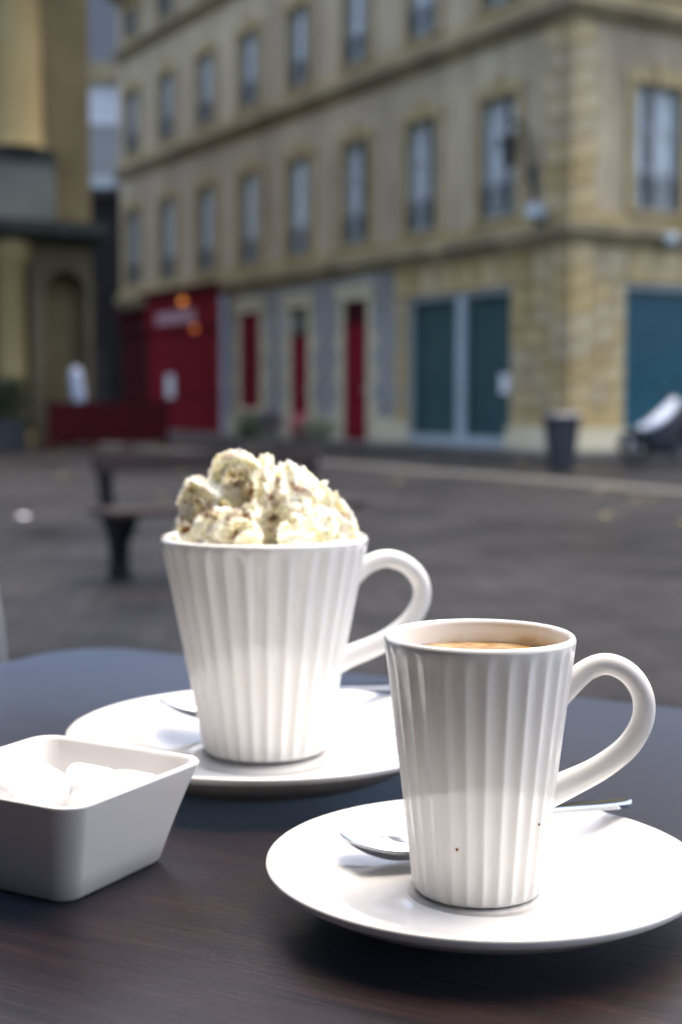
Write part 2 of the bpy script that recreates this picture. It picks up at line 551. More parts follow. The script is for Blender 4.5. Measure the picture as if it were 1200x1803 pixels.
def strip(t0, t1, d0, d1, z0, z1, mb):
    p = [town(t0, d0), town(t1, d0), town(t1, d1), town(t0, d1)]
    mb.add([(q.x, q.y, z0) for q in p] + [(q.x, q.y, z1) for q in p],
           [(0, 3, 2, 1), (4, 5, 6, 7), (0, 1, 5, 4), (1, 2, 6, 5), (2, 3, 7, 6), (3, 0, 4, 7)])
    return mb
pv = strip(-1.1, 22, -0.3, 1.15, -0.05, 0.10, MB())
pv = strip(-1.1, -0.02, -14, -0.302, -0.05, 0.098, pv)
struct(pv.build('pavement', M['pavement']))
# gutter of pale setts: each slab a piece of the ground
gutter = struct(strip(-16, 23, 4.48, 4.92, -0.04, 0.004, MB()).build('gutter', M['mortar']))
slab_me = MB().box(-0.5, 0.5, -0.5, 0.5, -0.5, 0.5).mesh('slab', M['slab'], bevel=0.03)
rs = random.Random(3)
t = -15.9
while t < 22.5:
    w = rs.uniform(0.55, 0.8)
    c = town(t + w / 2, 4.70, 0.002 + rs.uniform(-0.002, 0.004))
    link('gutter_slab', slab_me, gutter, c, radians(30), (0.40, w - 0.02, 0.04))
    t += w
kerb = struct(strip(9.3, 9.75, 2.0, 8.2, -0.04, 0.012, MB()).build('kerb_strip', M['slab']))

# ------------------------------------------------------------------ the corner building
ROT = radians(30)
bld = thing('corner_building', 'long yellow stone corner building with shops below and tall railed windows above', 'building', CORNER, ROT)
# local frame: left facade is the plane X=0 running along +Y, right facade the plane Y=0 running along +X

def fb(mb, side, a0, a1, z0, z1, d0, d1):
    """box on a facade: a along it, z up, d outwards."""
    if side == 'L':
        return mb.box(-d1, -d0, a0, a1, z0, z1)
    return mb.box(a0, a1, -d1, -d0, z0, z1)

def fwall(mb, side, a0, a1, z0, z1, holes, d=0.0, depth=0.32):
    A = sorted(set([a0, a1] + [x for h in holes for x in (h[0], h[1]) if a0 < x < a1]))
    Z = sorted(set([z0, z1] + [x for h in holes for x in (h[2], h[3]) if z0 < x < z1]))
    def P(a, z, dd):
        return (-dd, a, z) if side == 'L' else (a, -dd, z)
    def solid(i, j):
        if i < 0 or j < 0 or i >= len(A) - 1 or j >= len(Z) - 1:
            return False
        ca, cz = (A[i] + A[i + 1]) / 2, (Z[j] + Z[j + 1]) / 2
        return not any(h[0] < ca < h[1] and h[2] < cz < h[3] for h in holes)
    for i in range(len(A) - 1):
        for j in range(len(Z) - 1):
            if not solid(i, j):
                continue
            q = [(A[i], Z[j]), (A[i + 1], Z[j]), (A[i + 1], Z[j + 1]), (A[i], Z[j + 1])]
            mb.add([P(a, z, d) for a, z in q], [(0, 1, 2, 3)])
            for k, (di, dj) in enumerate(((0, -1), (1, 0), (0, 1), (-1, 0))):
                if not solid(i + di, j + dj):
                    (aa, za), (ab, zb) = q[k], q[(k + 1) % 4]
                    mb.add([P(aa, za, d), P(ab, zb, d), P(ab, zb, d - depth), P(aa, za, d - depth)], [(0, 1, 2, 3)])
    return mb

LW = [1.97 + 2.4 * i for i in range(8)]
RW = [1.80, 4.35, 6.9]
FL = {1: (4.05, 6.10, 1.04), 2: (7.62, 9.28, 0.98), 3: (10.72, 11.5, 0.94)}
LEN_L, LEN_R = 19.75, 9.0
for side, wins, ln in (('L', LW, LEN_L), ('R', RW, LEN_R)):
    holes = [(c - w / 2, c + w / 2, z0, z1) for z0, z1, w in FL.values() for c in wins]
    fwall(MB(), side, 0.0, ln, 3.42, 12.0, holes).build('wall', M['plaster'], bld)
fb(MB(), 'L', LEN_L - 0.01, LEN_L, 0, 12.0, -9, -0.001).build('end_wall', M['grey_render'], bld)
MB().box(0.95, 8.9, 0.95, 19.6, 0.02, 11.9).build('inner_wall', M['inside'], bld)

# mouldings wrap the corner: profile list (z0, z1, projection)
def moulding(name, prof, mat):
    mb = MB()
    for z0, z1, d in prof:
        mb.add([(-d, -d, z0), (-d, LEN_L, z0), (0.05, LEN_L, z0), (0.05, 0.05, z0), (LEN_R, 0.05, z0), (LEN_R, -d, z0),
                (-d, -d, z1), (-d, LEN_L, z1), (0.05, LEN_L, z1), (0.05, 0.05, z1), (LEN_R, 0.05, z1), (LEN_R, -d, z1)],
               [(0, 1, 7, 6), (1, 2, 8, 7), (2, 3, 9, 8), (3, 4, 10, 9), (4, 5, 11, 10), (5, 0, 6, 11), (0, 5, 4, 3), (0, 3, 2, 1), (6, 9, 10, 11), (6, 7, 8, 9)])
    return mb.build(name, mat, bld)
moulding('string_course', [(3.42, 3.50, 0.06), (3.502, 3.60, 0.12), (3.602, 3.76, 0.20)], M['course'])
moulding('sill_band', [(3.762, 3.98, 0.05)], M['trim'])
moulding('string_course', [(6.98, 7.06, 0.07), (7.062, 7.16, 0.14), (7.162, 7.30, 0.22)], M['course'])
moulding('sill_band', [(7.302, 7.52, 0.05)], M['trim'])
moulding('string_course', [(10.2, 10.28, 0.07), (10.282, 10.36, 0.14), (10.362, 10.5, 0.22)], M['course'])
moulding('eaves_cornice', [(11.75, 11.85, 0.15), (11.852, 11.95, 0.3), (11.952, 12.1, 0.5)], M['course'])
rf = MB().add([(-0.5, -0.5, 12.12), (LEN_R, -0.5, 12.12), (LEN_R, LEN_L, 12.12), (-0.5, LEN_L, 12.12), (3.4, 3.4, 13.4), (LEN_R, 3.4, 13.4), (LEN_R, LEN_L, 13.4), (3.4, LEN_L, 13.4)],
              [(3, 2, 1, 0), (0, 1, 5, 4), (3, 0, 4, 7), (4, 5, 6, 7), (1, 2, 6, 5), (2, 3, 7, 6)]).build('roof', M['slate'], bld)

# quoins of the upper floors
block_me = MB().box(-0.5, 0.5, -0.5, 0.5, -0.5, 0.5).mesh('stone_block', M['stone'], bevel=0.018)
def block(x0, x1, y0, y1, z0, z1):
    return link('stone_block', block_me, bld, ((x0 + x1) / 2, (y0 + y1) / 2, (z0 + z1) / 2), None, (x1 - x0, y1 - y0, z1 - z0))
rb = random.Random(5)
def quoins(z0, z1, n):
    h = (z1 - z0) / n
    for i in range(n):
        a, b = (0.70, 0.42) if i % 2 else (0.62, 0.50)
        a += rb.uniform(-0.06, 0.06)
        block(-0.035, b, -0.035, a, z0 + i * h + 0.004, z0 + (i + 1) * h - 0.004)
quoins(3.99, 6.97, 8)
quoins(7.53, 10.19, 7)

# ---- window kit (canonical: x across, -y outwards, origin bottom centre of the opening)
W_CACHE = {}
def win_kit(w, h, seed):
    key = (round(w, 3), round(h, 3), seed)
    if key in W_CACHE:
        return W_CACHE[key]
    fw = 0.055
    fr = MB()
    y0, y1 = 0.07, 0.13
    fr.box(-w / 2, -w / 2 + fw, y0, y1, 0, h)
    fr.box(w / 2 - fw, w / 2, y0, y1, 0, h)
    fr.box(-w / 2 + fw, w / 2 - fw, y0, y1, 0, fw)
    fr.box(-w / 2 + fw, w / 2 - fw, y0, y1, h - fw, h)
    fr.box(-0.05, 0.05, y0 - 0.012, y1, fw, h - fw)
    rows = 3
    ph = (h - 2 * fw) / rows
    for r in range(1, rows):
        for sx in (-1, 1):
            a, b = sorted((sx * 0.05, sx * (w / 2 - fw)))
            fr.box(a, b, y0 + 0.01, y1 - 0.01, fw + r * ph - 0.015, fw + r * ph + 0.015)
    frame = fr.mesh('window', M['wood_frame'])
    pw = w / 2 - fw - 0.05
    pane = MB().box(-pw / 2, pw / 2, -0.004, 0.004, -ph / 2 + 0.01, ph / 2 - 0.01).mesh('pane', M['glass'])
    panes = [(sx * (0.05 + pw / 2), 0.10, fw + (r + 0.5) * ph) for r in range(rows) for sx in (-1, 1)]
    rnd = random.Random(seed)
    cur = []
    for sx in (-1, 1):
        wide = w / 2 * rnd.choice((0.42, 0.62, 0.80, 0.95))
        mb = MB()
        nseg = 26
        pts = []
        for k in range(nseg + 1):
            x = sx * (w / 2 - 0.02 - wide * k / nseg)
            y = 0.20 + 0.025 * sin(k * 1.25 + seed) + 0.008 * sin(k * 2.9)
            pts.append((x, y))
        vsx = [(x, y, 0.03) for x, y in pts] + [(x, y, h - 0.02) for x, y in pts] + [(x, y + 0.004, 0.03) for x, y in pts] + [(x, y + 0.004, h - 0.02) for x, y in pts]
        n1 = nseg + 1
        fs = [(k, k + 1, n1 + k + 1, n1 + k) for k in range(nseg)] + [(2 * n1 + k + 1, 2 * n1 + k, 3 * n1 + k, 3 * n1 + k + 1) for k in range(nseg)]
        cur.append(mb.add(vsx, fs).mesh('curtain', M['curtain'], smooth=True))
    rl = MB()
    rh = 0.52
    for z in (0.06, rh - 0.12, rh):
        rl.box(-w / 2 + 0.004, w / 2 - 0.004, -0.05, -0.028, z, z + 0.022)
    nb = 9
    for k in range(nb):
        x = -w / 2 + 0.06 + (w - 0.12) * k / (nb - 1)
        rl.box(x - 0.008, x + 0.008, -0.047, -0.031, 0.082, rh - 0.121)
        if k < nb - 1:
            xm = x + (w - 0.12) / (nb - 1) / 2
            rl.tube([(xm + 0.033 * cos(q), -0.039, rh - 0.045 + 0.033 * sin(q)) for q in [i * pi / 5 for i in range(11)]], 0.006, 5)
    rail = rl.mesh('railing', M['iron'])
    W_CACHE[key] = (frame, pane, panes, cur, rail)
    return W_CACHE[key]

def surround_mesh(w, h, sill=True):
    key = ('s', round(w, 3), round(h, 3))
    if key in W_CACHE:
        return W_CACHE[key]
    s = MB()
    b = 0.17
    s.box(-w / 2 - b, -w / 2, -0.045, 0.05, -0.02, h)
    s.box(w / 2, w / 2 + b, -0.045, 0.05, -0.02, h)
    # arched-head lintel with raised keystone
    top = [(-w / 2 - b - 0.03, h), (w / 2 + b + 0.03, h), (w / 2 + b + 0.03, h + 0.15), (w / 4, h + 0.25), (0.13, h + 0.28), (-0.13, h + 0.28), (-w / 4, h + 0.25), (-w / 2 - b - 0.03, h + 0.15)]
    s.add([(x, -0.055, z) for x, z in top] + [(x, 0.05, z) for x, z in top],
          [tuple(range(8)), tuple(range(15, 7, -1))] + [(k, (k + 1) % 8, 8 + (k + 1) % 8, 8 + k) for k in range(8)])
    ks = [(-0.07, h - 0.03), (0.07, h - 0.03), (0.12, h + 0.33), (-0.12, h + 0.33)]
    s.add([(x, -0.10, z) for x, z in ks] + [(x, 0.0, z) for x, z in ks], [(0, 1, 2, 3), (7, 6, 5, 4)] + [(k, (k + 1) % 4, 4 + (k + 1) % 4, 4 + k) for k in range(4)])
    s.box(-w / 2 - b, w / 2 + b, -0.10, 0.30, -0.075, -0.022)
    W_CACHE[key] = s.mesh('window_surround', M['trim'])
    return W_CACHE[key]

def add_window(side, a, z, w, h, seed):
    loc, rz = ((0, a, z), -pi / 2) if side == 'L' else ((a, 0, z), 0)
    frame, pane, panes, cur, rail = win_kit(w, h, seed)
    link('window_surround', surround_mesh(w, h), bld, loc, rz)
    o = link('window', frame, bld, loc, rz)
    for p in panes:
        link('pane', pane, o, p)
    for c in cur:
        link('curtain', c, o)
    link('railing', rail, o)
for i, c in enumerate(LW):
    for fl, (z0, z1, w) in FL.items():
        if fl == 3 and i < 4:
            continue
        add_window('L', c, z0, w, z1 - z0, (i * 3 + fl * 5) % 9)
for i, c in enumerate(RW[:2]):
    for fl in (1, 2):
        z0, z1, w = FL[fl]
        add_window('R', c, z0, w, z1 - z0, (i + fl * 2 + 1) % 5)

# ---- ground floor, left facade
SH = (1.58, 4.84, 0.10, 2.84)
D3 = (6.33, 7.27, 0.10, 2.92)
D2 = (8.80, 9.60, 0.10, 2.90)
GW = (11.10, 12.14, 0.72, 2.92)
fwall(MB(), 'L', 5.30, 12.95, 0, 3.42, [D3, D2, GW], 0.0, 0.35).build('ground_floor_wall', M['grey_wall'], bld)
fwall(MB(), 'L', 0.0, 5.30, 0, 3.42, [SH], -0.03, 0.35).build('ground_floor_wall', M['mortar'], bld)
fwall(MB(), 'R', 0.0, LEN_R, 0, 3.42, [(1.15, 4.40, 0.10, 2.84), (5.6, 8.6, 0.1, 2.84)], -0.03, 0.35).build('ground_floor_wall', M['mortar'], bld)

# ashlar blocks
def ashlar(side, a0, a1, z0, z1, rows, wmin, wmax, proud=0.02):
    h = (z1 - z0) / rows
    for r in range(rows):
        a = a0
        first = True
        while a < a1 - 0.02:
            w = rb.uniform(wmin, wmax)
            if first and r % 2:
                w *= 0.6
            first = False
            if a1 - (a + w) < 0.22:
                w = a1 - a
            p = proud + rb.uniform(-0.008, 0.01)
            lo, hi, zz0, zz1 = a + 0.005, a + w - 0.005, z0 + r * h + 0.005, z0 + (r + 1) * h - 0.005
            if side == 'L':
                block(-p, 0.06, lo, hi, zz0, zz1)
            else:
                block(lo, hi, -p, 0.06, zz0, zz1)
            a += w
ashlar('L', 0.40, 1.57, 0.45, 2.84, 7, 0.45, 0.75)
ashlar('L', 4.85, 5.28, 0.45, 2.84, 7, 0.42, 0.45)
ashlar('L', 0.40, 5.28, 2.85, 3.41, 1, 0.5, 0.8)
ashlar('R', 0.40, 1.14, 0.45, 2.84, 7, 0.40, 0.75)
ashlar('R', 0.40, 8.0, 2.85, 3.41, 1, 0.5, 0.8)
ashlar('R', 4.41, 5.59, 0.45, 2.84, 7, 0.5, 0.75)
# corner pilaster drums + plinths
for i in range(8):
    block(-0.085, 0.385, -0.085, 0.385, 0.45 + i * 0.37 + 0.004, 0.45 + (i + 1) * 0.37 - 0.004)
pl = MB()
pl.add([(-0.14, -0.14, 0), (-0.14, 1.57, 0), (0.05, 1.57, 0), (0.05, 0.05, 0), (1.14, 0.05, 0), (1.14, -0.14, 0),
        (-0.11, -0.11, 0.45), (-0.11, 1.57, 0.45), (0.05, 1.57, 0.45), (0.05, 0.05, 0.45), (1.14, 0.05, 0.45), (1.14, -0.11, 0.45)],
       [(0, 1, 7, 6), (1, 2, 8, 7), (2, 3, 9, 8), (3, 4, 10, 9), (4, 5, 11, 10), (5, 0, 6, 11), (0, 5, 4, 3), (0, 3, 2, 1), (6, 9, 10, 11), (6, 7, 8, 9)])
pl.build('plinth', M['cream_stone'], bld)
fb(MB(), 'L', 4.85, 5.30, 0, 0.45, -0.03, 0.05).build('plinth', M['cream_stone'], bld)
for a0, a1 in ((5.31, 6.02), (7.58, 8.50), (9.90, 12.80)):
    fb(MB(), 'L', a0, a1, 0, 0.55, -0.03, 0.05).build('plinth', M['cream_stone'], bld)

# shopfronts: frame > panes, blinds
def shopfront(side, a0, a1, z0, z1, mull, blind, d=-0.05):
    fr = MB()
    fw = 0.055
    fb(fr, side, a0 + 0.003, a0 + fw, z0, z1 - 0.003, d - 0.06, d)
    fb(fr, side, a1 - fw, a1 - 0.003, z0, z1 - 0.003, d - 0.06, d)
    fb(fr, side, a0 + fw, a1 - fw, z0, z0 + 0.16, d - 0.06, d + 0.02)
    fb(fr, side, a0 + fw, a1 - fw, z1 - 0.09, z1 - 0.003, d - 0.06, d)
    edges = [a0 + fw]
    for m in mull:
        fb(fr, side, m - 0.14, m + 0.14, z0 + 0.162, z1 - 0.092, d - 0.05, d + 0.015)
        edges += [m - 0.14, m + 0.14]
    edges.append(a1 - fw)
    o = fr.build('shopfront', M['alu'], bld)
    for k in range(0, len(edges), 2):
        fb(MB(), side, edges[k], edges[k + 1], z0 + 0.16, z1 - 0.09, d - 0.04, d - 0.03).build('pane', M['shop_glass'], o)
        fb(MB(), side, edges[k] - 0.05, edges[k + 1] + 0.05, z0 + 0.12, z1 - 0.05, d - 0.14, d - 0.12).build('blind', blind, o)
    fb(MB(), side, a0, a1, z0 - 0.099, z0 - 0.002, d - 0.1, d + 0.17).build('sill', M['white_paint'], o)
    return o
s1 = shopfront('L', *SH, (3.14,), M['blind_a'])
fb(MB(), 'L', 1.72, 1.98, 1.02, 1.36, -0.078, -0.068).build('notice', M['paper'], s1)
s2 = shopfront('R', 1.15, 4.40, 0.10, 2.84, (3.6,), M['blind_b'])
s3 = shopfront('R', 5.6, 8.6, 0.10, 2.84, (7.1,), M['blind_b'])

# door surrounds (cream), doors (red)
def surround(a0, a1, z0, z1, b=0.21, top=0.30):
    s = MB()
    fb(s, 'L', a0 - b, a0, z0, z1, -0.02, 0.022)
    fb(s, 'L', a1, a1 + b, z0, z1, -0.02, 0.022)
    fb(s, 'L', a0 - b - 0.03, a1 + b + 0.03, z1, z1 + top - 0.08, -0.02, 0.07)
    fb(s, 'L', a0 - b - 0.07, a1 + b + 0.07, z1 + top - 0.078, z1 + top, -0.02, 0.12)
    # protruding long blocks in the jambs
    for k, zz in enumerate((0.55, 1.25, 1.95)):
        if zz > z0:
            fb(s, 'L', a0 - b - 0.14, a0 - b - 0.002, zz, zz + 0.3, -0.02, 0.016)
            fb(s, 'L', a1 + b + 0.002, a1 + b + 0.14, zz, zz + 0.3, -0.02, 0.016)
    return s.build('door_surround', M['cream_stone'], bld)
surround(*D3)
surround(*D2)
surround(*GW)
fb(MB(), 'L', GW[0] - 0.28, GW[1] + 0.28, 0.62, 0.718, -0.3, 0.12).build('window_sill', M['cream_stone'], bld)

def door(a0, a1, z0, z1, trans, transmat):
    d0 = -0.01
    dm = MB()
    fb(dm, 'L', a0 + 0.003, a1 - 0.003, z0, trans, d0 - 0.05, d0)
    o = dm.build('door', M['red'], bld)
    zs = [z0 + 0.15, z0 + 0.95, trans - 0.15]
    for k in range(2):
        fb(MB(), 'L', a0 + 0.10, a1 - 0.10, zs[k], zs[k + 1] - 0.12, d0 + 0.001, d0 + 0.02).build('door_panel', M['red'], o)
    fb(MB(), 'L', a0 + 0.06, a0 + 0.10, z0 + 0.98, z0 + 1.05, d0 + 0.001, d0 + 0.06).build('door_handle', M['zinc'], o)
    fb(MB(), 'L', a0 + 0.003, a1 - 0.003, trans + 0.002, trans + 0.06, d0 - 0.05, d0 + 0.02).build('transom_rail', M['dark_red'], o)
    fb(MB(), 'L', a0 + 0.003, a1 - 0.003, z1 - 0.06, z1 - 0.002, d0 - 0.05, d0 + 0.02).build('transom_rail', M['dark_red'], o)
    fb(MB(), 'L', a0 + 0.003, a1 - 0.003, trans + 0.06, z1 - 0.06, d0 - 0.04, d0 - 0.02).build('transom_pane', transmat, o)
    fb(MB(), 'L', a0 - 0.05, a1 + 0.05, 0.0, z0 - 0.002, -0.3, 0.20).build('door_step', M['slab'], o)
door(*D3, 2.45, M['dark_red'])
door(*D2, 2.28, M['shop_glass'])
# red shutters closed over the ground-floor window
ga = (GW[0] + GW[1]) / 2
for k, (a0, a1) in enumerate(((GW[0] + 0.003, ga - 0.004), (ga + 0.004, GW[1] - 0.003))):
    sm = MB()
    fb(sm, 'L', a0, a0 + 0.06, GW[2], GW[3] - 0.01, -0.03, 0.004)
    fb(sm, 'L', a1 - 0.06, a1, GW[2], GW[3] - 0.01, -0.03, 0.004)
    for z in (GW[2], 1.75, GW[3] - 0.09):
        fb(sm, 'L', a0 + 0.06, a1 - 0.06, z, z + 0.08, -0.03, 0.004)
    so = sm.build('shutter', M['red'], bld)
    for q in range(24):
        z = GW[2] + 0.10 + q * 0.083
        if abs(z - 1.77) > 0.08 and z < GW[3] - 0.12:
            fb(MB(), 'L', a0 + 0.06, a1 - 0.06, z, z + 0.06, -0.025, -0.002).build('slat', M['red'], so)

# drainpipe beside the red shop
dp = MB().tube([(-0.10, 12.83, 0.1), (-0.10, 12.83, 2.6), (-0.10, 12.83, 3.4)], 0.085, 12)
for z in (0.9, 2.1, 3.2):
    dp.tube([(-0.10, 12.83, z), (-0.10, 12.83, z + 0.06)], 0.105, 12)
dp.build('drainpipe', M['zinc'], bld, auto=radians(40))

# red restaurant front
def redfront(a0, a1, z1, mat, proud):
    w = MB()
    fb(w, 'L', a0, a1, 0.0, z1, -0.3, proud)
    o = w.build('restaurant_front', mat, bld)
    fb(MB(), 'L', a0 - 0.04, a1 + 0.04, z1 - 0.10, z1 - 0.004, proud + 0.001, proud + 0.30).build('fascia_cornice', M['dark_red'], o)
    fb(MB(), 'L', a0 + 0.02, a1 - 0.02, 2.72, z1 - 0.12, proud + 0.001, proud + 0.10).build('fascia_board', mat, o)
    n = max(2, round((a1 - a0) / 0.95))
    st = (a1 - a0) / n
    for k in range(n):
        b0, b1 = a0 + k * st + 0.08, a0 + (k + 1) * st - 0.08
        fb(MB(), 'L', b0, b1, 0.12, 0.85, proud + 0.001, proud + 0.035).build('lower_panel', mat, o)
        fb(MB(), 'L', b0, b1, 0.97, 2.55, proud + 0.001, proud + 0.035).build('shutter_panel', mat, o)
    return o
r1 = redfront(13.00, 17.70, 3.72, M['red'], 0.03)
fb(MB(), 'L', 14.45, 16.9, 2.85, 3.15, 0.132, 0.145).build('sign_board', M['sign_pale'], r1)
fb(MB(), 'L', 15.95, 16.45, 0.95, 1.55, 0.067, 0.077).build('menu_sheet', M['paper'], r1)
r2 = redfront(17.76, 19.70, 2.72 + 0.62, M['dark_red'], 0.02)
for (a, z, mat) in ((14.45, 3.32, M['bulb']), (13.75, 2.62, M['bulb_dim'])):
    arm = MB().tube([(-0.20, a, z + 0.16), (-0.42, a, z + 0.18), (-0.46, a, z + 0.10)], 0.012, 6).build('wall_lamp', M['iron'], bld)
    MB().lathe([(0.01, -0.09), (0.06, -0.06), (0.085, 0.0), (0.06, 0.06), (0.02, 0.09)], 14, (-0.46, a, z)).build('bulb', mat, arm, smooth=True)

# ------------------------------------------------------------------ wall fittings (things of their own)
def at_bld(x, y, z):
    return CORNER + DR * x + DL * y + Vector((0, 0, z))
fl = thing('floodlight', 'white floodlight on the ledge at the corner of the yellow building', 'light', at_bld(-0.24, 0.50, 3.765), ROT)
MB().box(-0.05, 0.05, -0.10, 0.10, 0.0, 0.06).build('bracket', M['iron'], fl)
MB().add([(-0.22, -0.13, 0.10), (-0.22, 0.13, 0.10), (-0.16, 0.16, 0.32), (-0.16, -0.16, 0.32), (0.04, -0.10, 0.06), (0.04, 0.10, 0.06), (0.06, 0.10, 0.28), (0.06, -0.10, 0.28)],
         [(0, 1, 2, 3), (7, 6, 5, 4), (0, 4, 5, 1), (1, 5, 6, 2), (2, 6, 7, 3), (3, 7, 4, 0)]).build('housing', M['alu'], fl, bevel=0.012)
f2 = thing('wall_spotlight', 'small white spotlight on the moulding above the blue shop window', 'light', at_bld(1.86, -0.125, 3.50), ROT)
MB().box(-0.03, 0.03, -0.10, 0.0, 0.02, 0.08).build('bracket', M['iron'], f2)
MB().lathe([(0.07, 0.0), (0.11, 0.02), (0.12, 0.10), (0.09, 0.2), (0.03, 0.22)], 16, (0, -0.16, -0.05)).build('housing', M['alu'], f2, smooth=True)
ln = thing('wall_lantern', 'dark iron lantern on a curved bracket near the corner of the yellow building', 'lantern', at_bld(0, 0.98, 4.25), ROT)
MB().tube(spline([(0.0, 0, 0.05), (-0.10, 0, 0.35), (-0.12, 0, 0.8), (-0.22, 0, 1.15), (-0.42, 0, 1.22), (-0.52, 0, 1.08)], 6), 0.03, 8).build('bracket', M['iron'], ln, smooth=True)
MB().box(-0.02, 0.0, -0.07, 0.07, -0.02, 0.55).build('back_plate', M['iron'], ln)
MB().lathe([(0.02, 1.08), (0.14, 0.98), (0.17, 0.94), (0.16, 0.92), (0.10, 0.50), (0.06, 0.46), (0.015, 0.40)], 8, (-0.52, 0, 0)).build('lamp_body', M['iron'], ln)

# ------------------------------------------------------------------ church at the left
CH = Vector((-4.74, 27.27, 0))
ch = thing('church', 'weathered church front with tall round column on a grey pedestal above a black ledge', 'church', CH, ROT)
# local: facade plane Y=0 facing -Y, running along -X from the corner at X=0
MB().box(-9, -0.02, 0.45, 9, 0, 9.6).build('wall', M['church'], ch)
MB().box(-1.02, -0.02, 0.02, 0.45, 4.2, 9.6).build('wall_strip', M['church'], ch)
MB().box(-9, -2.35, 0.0, 0.448, 4.2, 9.6).build('wall_strip', M['church'], ch)
MB().lathe([(0.62, 5.55), (0.60, 5.62), (0.55, 5.70), (0.54, 8.0), (0.53, 9.6)], 32, (-1.48, 0.15, 0)).build('column', M['church_light'], ch, auto=radians(40))
MB().box(-9, 0.10, -0.45, 9, 9.602, 9.9).build('cornice', M['church_grey'], ch)
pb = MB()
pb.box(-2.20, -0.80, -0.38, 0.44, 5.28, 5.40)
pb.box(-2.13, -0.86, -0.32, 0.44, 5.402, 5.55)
pb.build('column_base', M['moss_shade'], ch)
MB().box(-2.15, -0.84, -0.33, 0.44, 4.22, 5.278).build('pedestal', M['church_grey'], ch)
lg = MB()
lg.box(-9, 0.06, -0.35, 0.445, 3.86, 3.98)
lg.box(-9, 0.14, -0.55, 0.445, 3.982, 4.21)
lg.build('ledge', M['moss_shade'], ch)
# lower storey: piers, arched niche, engaged column
MB().box(-9, -1.98, -0.05, 0.445, 0, 3.855).build('pier', M['church'], ch)
ar = MB()
n = 14
x0, x1, zs = -0.95, -0.16, 2.95
xc, rr_ = (x0 + x1) / 2, (x1 - x0) / 2
inner = [(x0, 0.0)] + [(xc - rr_ * cos(pi * k / n), zs + rr_ * sin(pi * k / n)) for k in range(n + 1)] + [(x1, 0.0)]
outer = [(-1.24, 0.0)] + [(-1.24 + 1.22 * k / n, 3.855) for k in range(n + 1)] + [(-0.02, 0.0)]
m_ = len(inner)
ar.add([(x, 0.0, z) for x, z in inner] + [(x, 0.0, z) for x, z in outer] + [(x, 0.44, z) for x, z in inner] + [(x, 0.44, z) for x, z in outer],
       [(k, k + 1, m_ + k + 1, m_ + k) for k in range(m_ - 1)] + [(k, 2 * m_ + k, 2 * m_ + k + 1, k + 1) for k in range(m_ - 1)] +
       [(m_ + k, m_ + k + 1, 3 * m_ + k + 1, 3 * m_ + k) for k in range(m_ - 1)])
ar.build('arched_niche', M['church_dark'], ch)
MB().lathe([(0.40, 0.0), (0.40, 0.25), (0.33, 0.32), (0.31, 0.4), (0.30, 3.3), (0.36, 3.42), (0.42, 3.6), (0.42, 3.855)], 24, (-1.62, 0.1, 0)).build('column', M['church_light'], ch, auto=radians(40))
vous = MB()
for k in range(9):
    a0, a1 = pi * k / 9 + 0.02, pi * (k + 1) / 9 - 0.02
    q = [(xc - rr_ * cos(a0), zs + rr_ * sin(a0)), (xc - rr_ * cos(a1), zs + rr_ * sin(a1)), (xc - (rr_ + 0.17) * cos(a1), zs + (rr_ + 0.17) * sin(a1)), (xc - (rr_ + 0.17) * cos(a0), zs + (rr_ + 0.17) * sin(a0))]
    MB().add([(x, -0.04, z) for x, z in q] + [(x, 0.1, z) for x, z in q], [(0, 1, 2, 3), (7, 6, 5, 4)] + [(i, (i + 1) % 4, 4 + (i + 1) % 4, 4 + i) for i in range(4)]).build('arch_stone', M['church_dark'], ch)

# black narrow house front closing the alley, and the far pale house
AL = Vector((-7.4, 41.2, 0))
al = thing('narrow_house', 'narrow jet-black house front in the gap between church and yellow building', 'building', AL, 0)
MB().box(-1.2, 1.25, 0, 5, 0, 6.7).build('wall', M['jet'], al)
MB().box(-1.3, 1.35, -0.2, 5, 6.702, 6.95).build('roof_edge', M['iron'], al)
MB().box(-0.3, 0.7, -0.06, 0.02, 0, 2.3).build('door', M['iron'], al)
FH = Vector((-10.1, 60, 0))
fh = thing('far_house', 'far pale house with blue slate roof seen high in the alley gap', 'building', FH, 0)
MB().box(-5, 5, 0, 8, 0, 12.3).build('wall', M['grey_render'], fh)
MB().box(-5, 5, -0.05, 8, 12.302, 14.0).build('attic_wall', M['pale_wall'], fh)
MB().box(-5.2, 5.2, -0.35, 8, 14.002, 14.8).build('eaves', M['course'], fh)
MB().add([(-5, -0.1, 14.802), (5, -0.1, 14.802), (5, 8, 14.802), (-5, 8, 14.802), (-5, 1.6, 22), (5, 1.6, 22), (5, 8, 22), (-5, 8, 22)],
         [(3, 2, 1, 0), (0, 1, 5, 4), (1, 2, 6, 5), (2, 3, 7, 6), (3, 0, 4, 7), (4, 5, 6, 7)]).build('roof', M['slate'], fh)
for z in (4.0, 8.2):
    for x in (-3, 0, 3):
        w_ = MB().box(x - 0.55, x + 0.55, -0.03, 0.02, z, z + 2.0).build('window', M['wood_frame'], fh)
        MB().box(x - 0.45, x + 0.45, -0.045, -0.031, z + 0.1, z + 1.9).build('pane', M['glass'], w_)

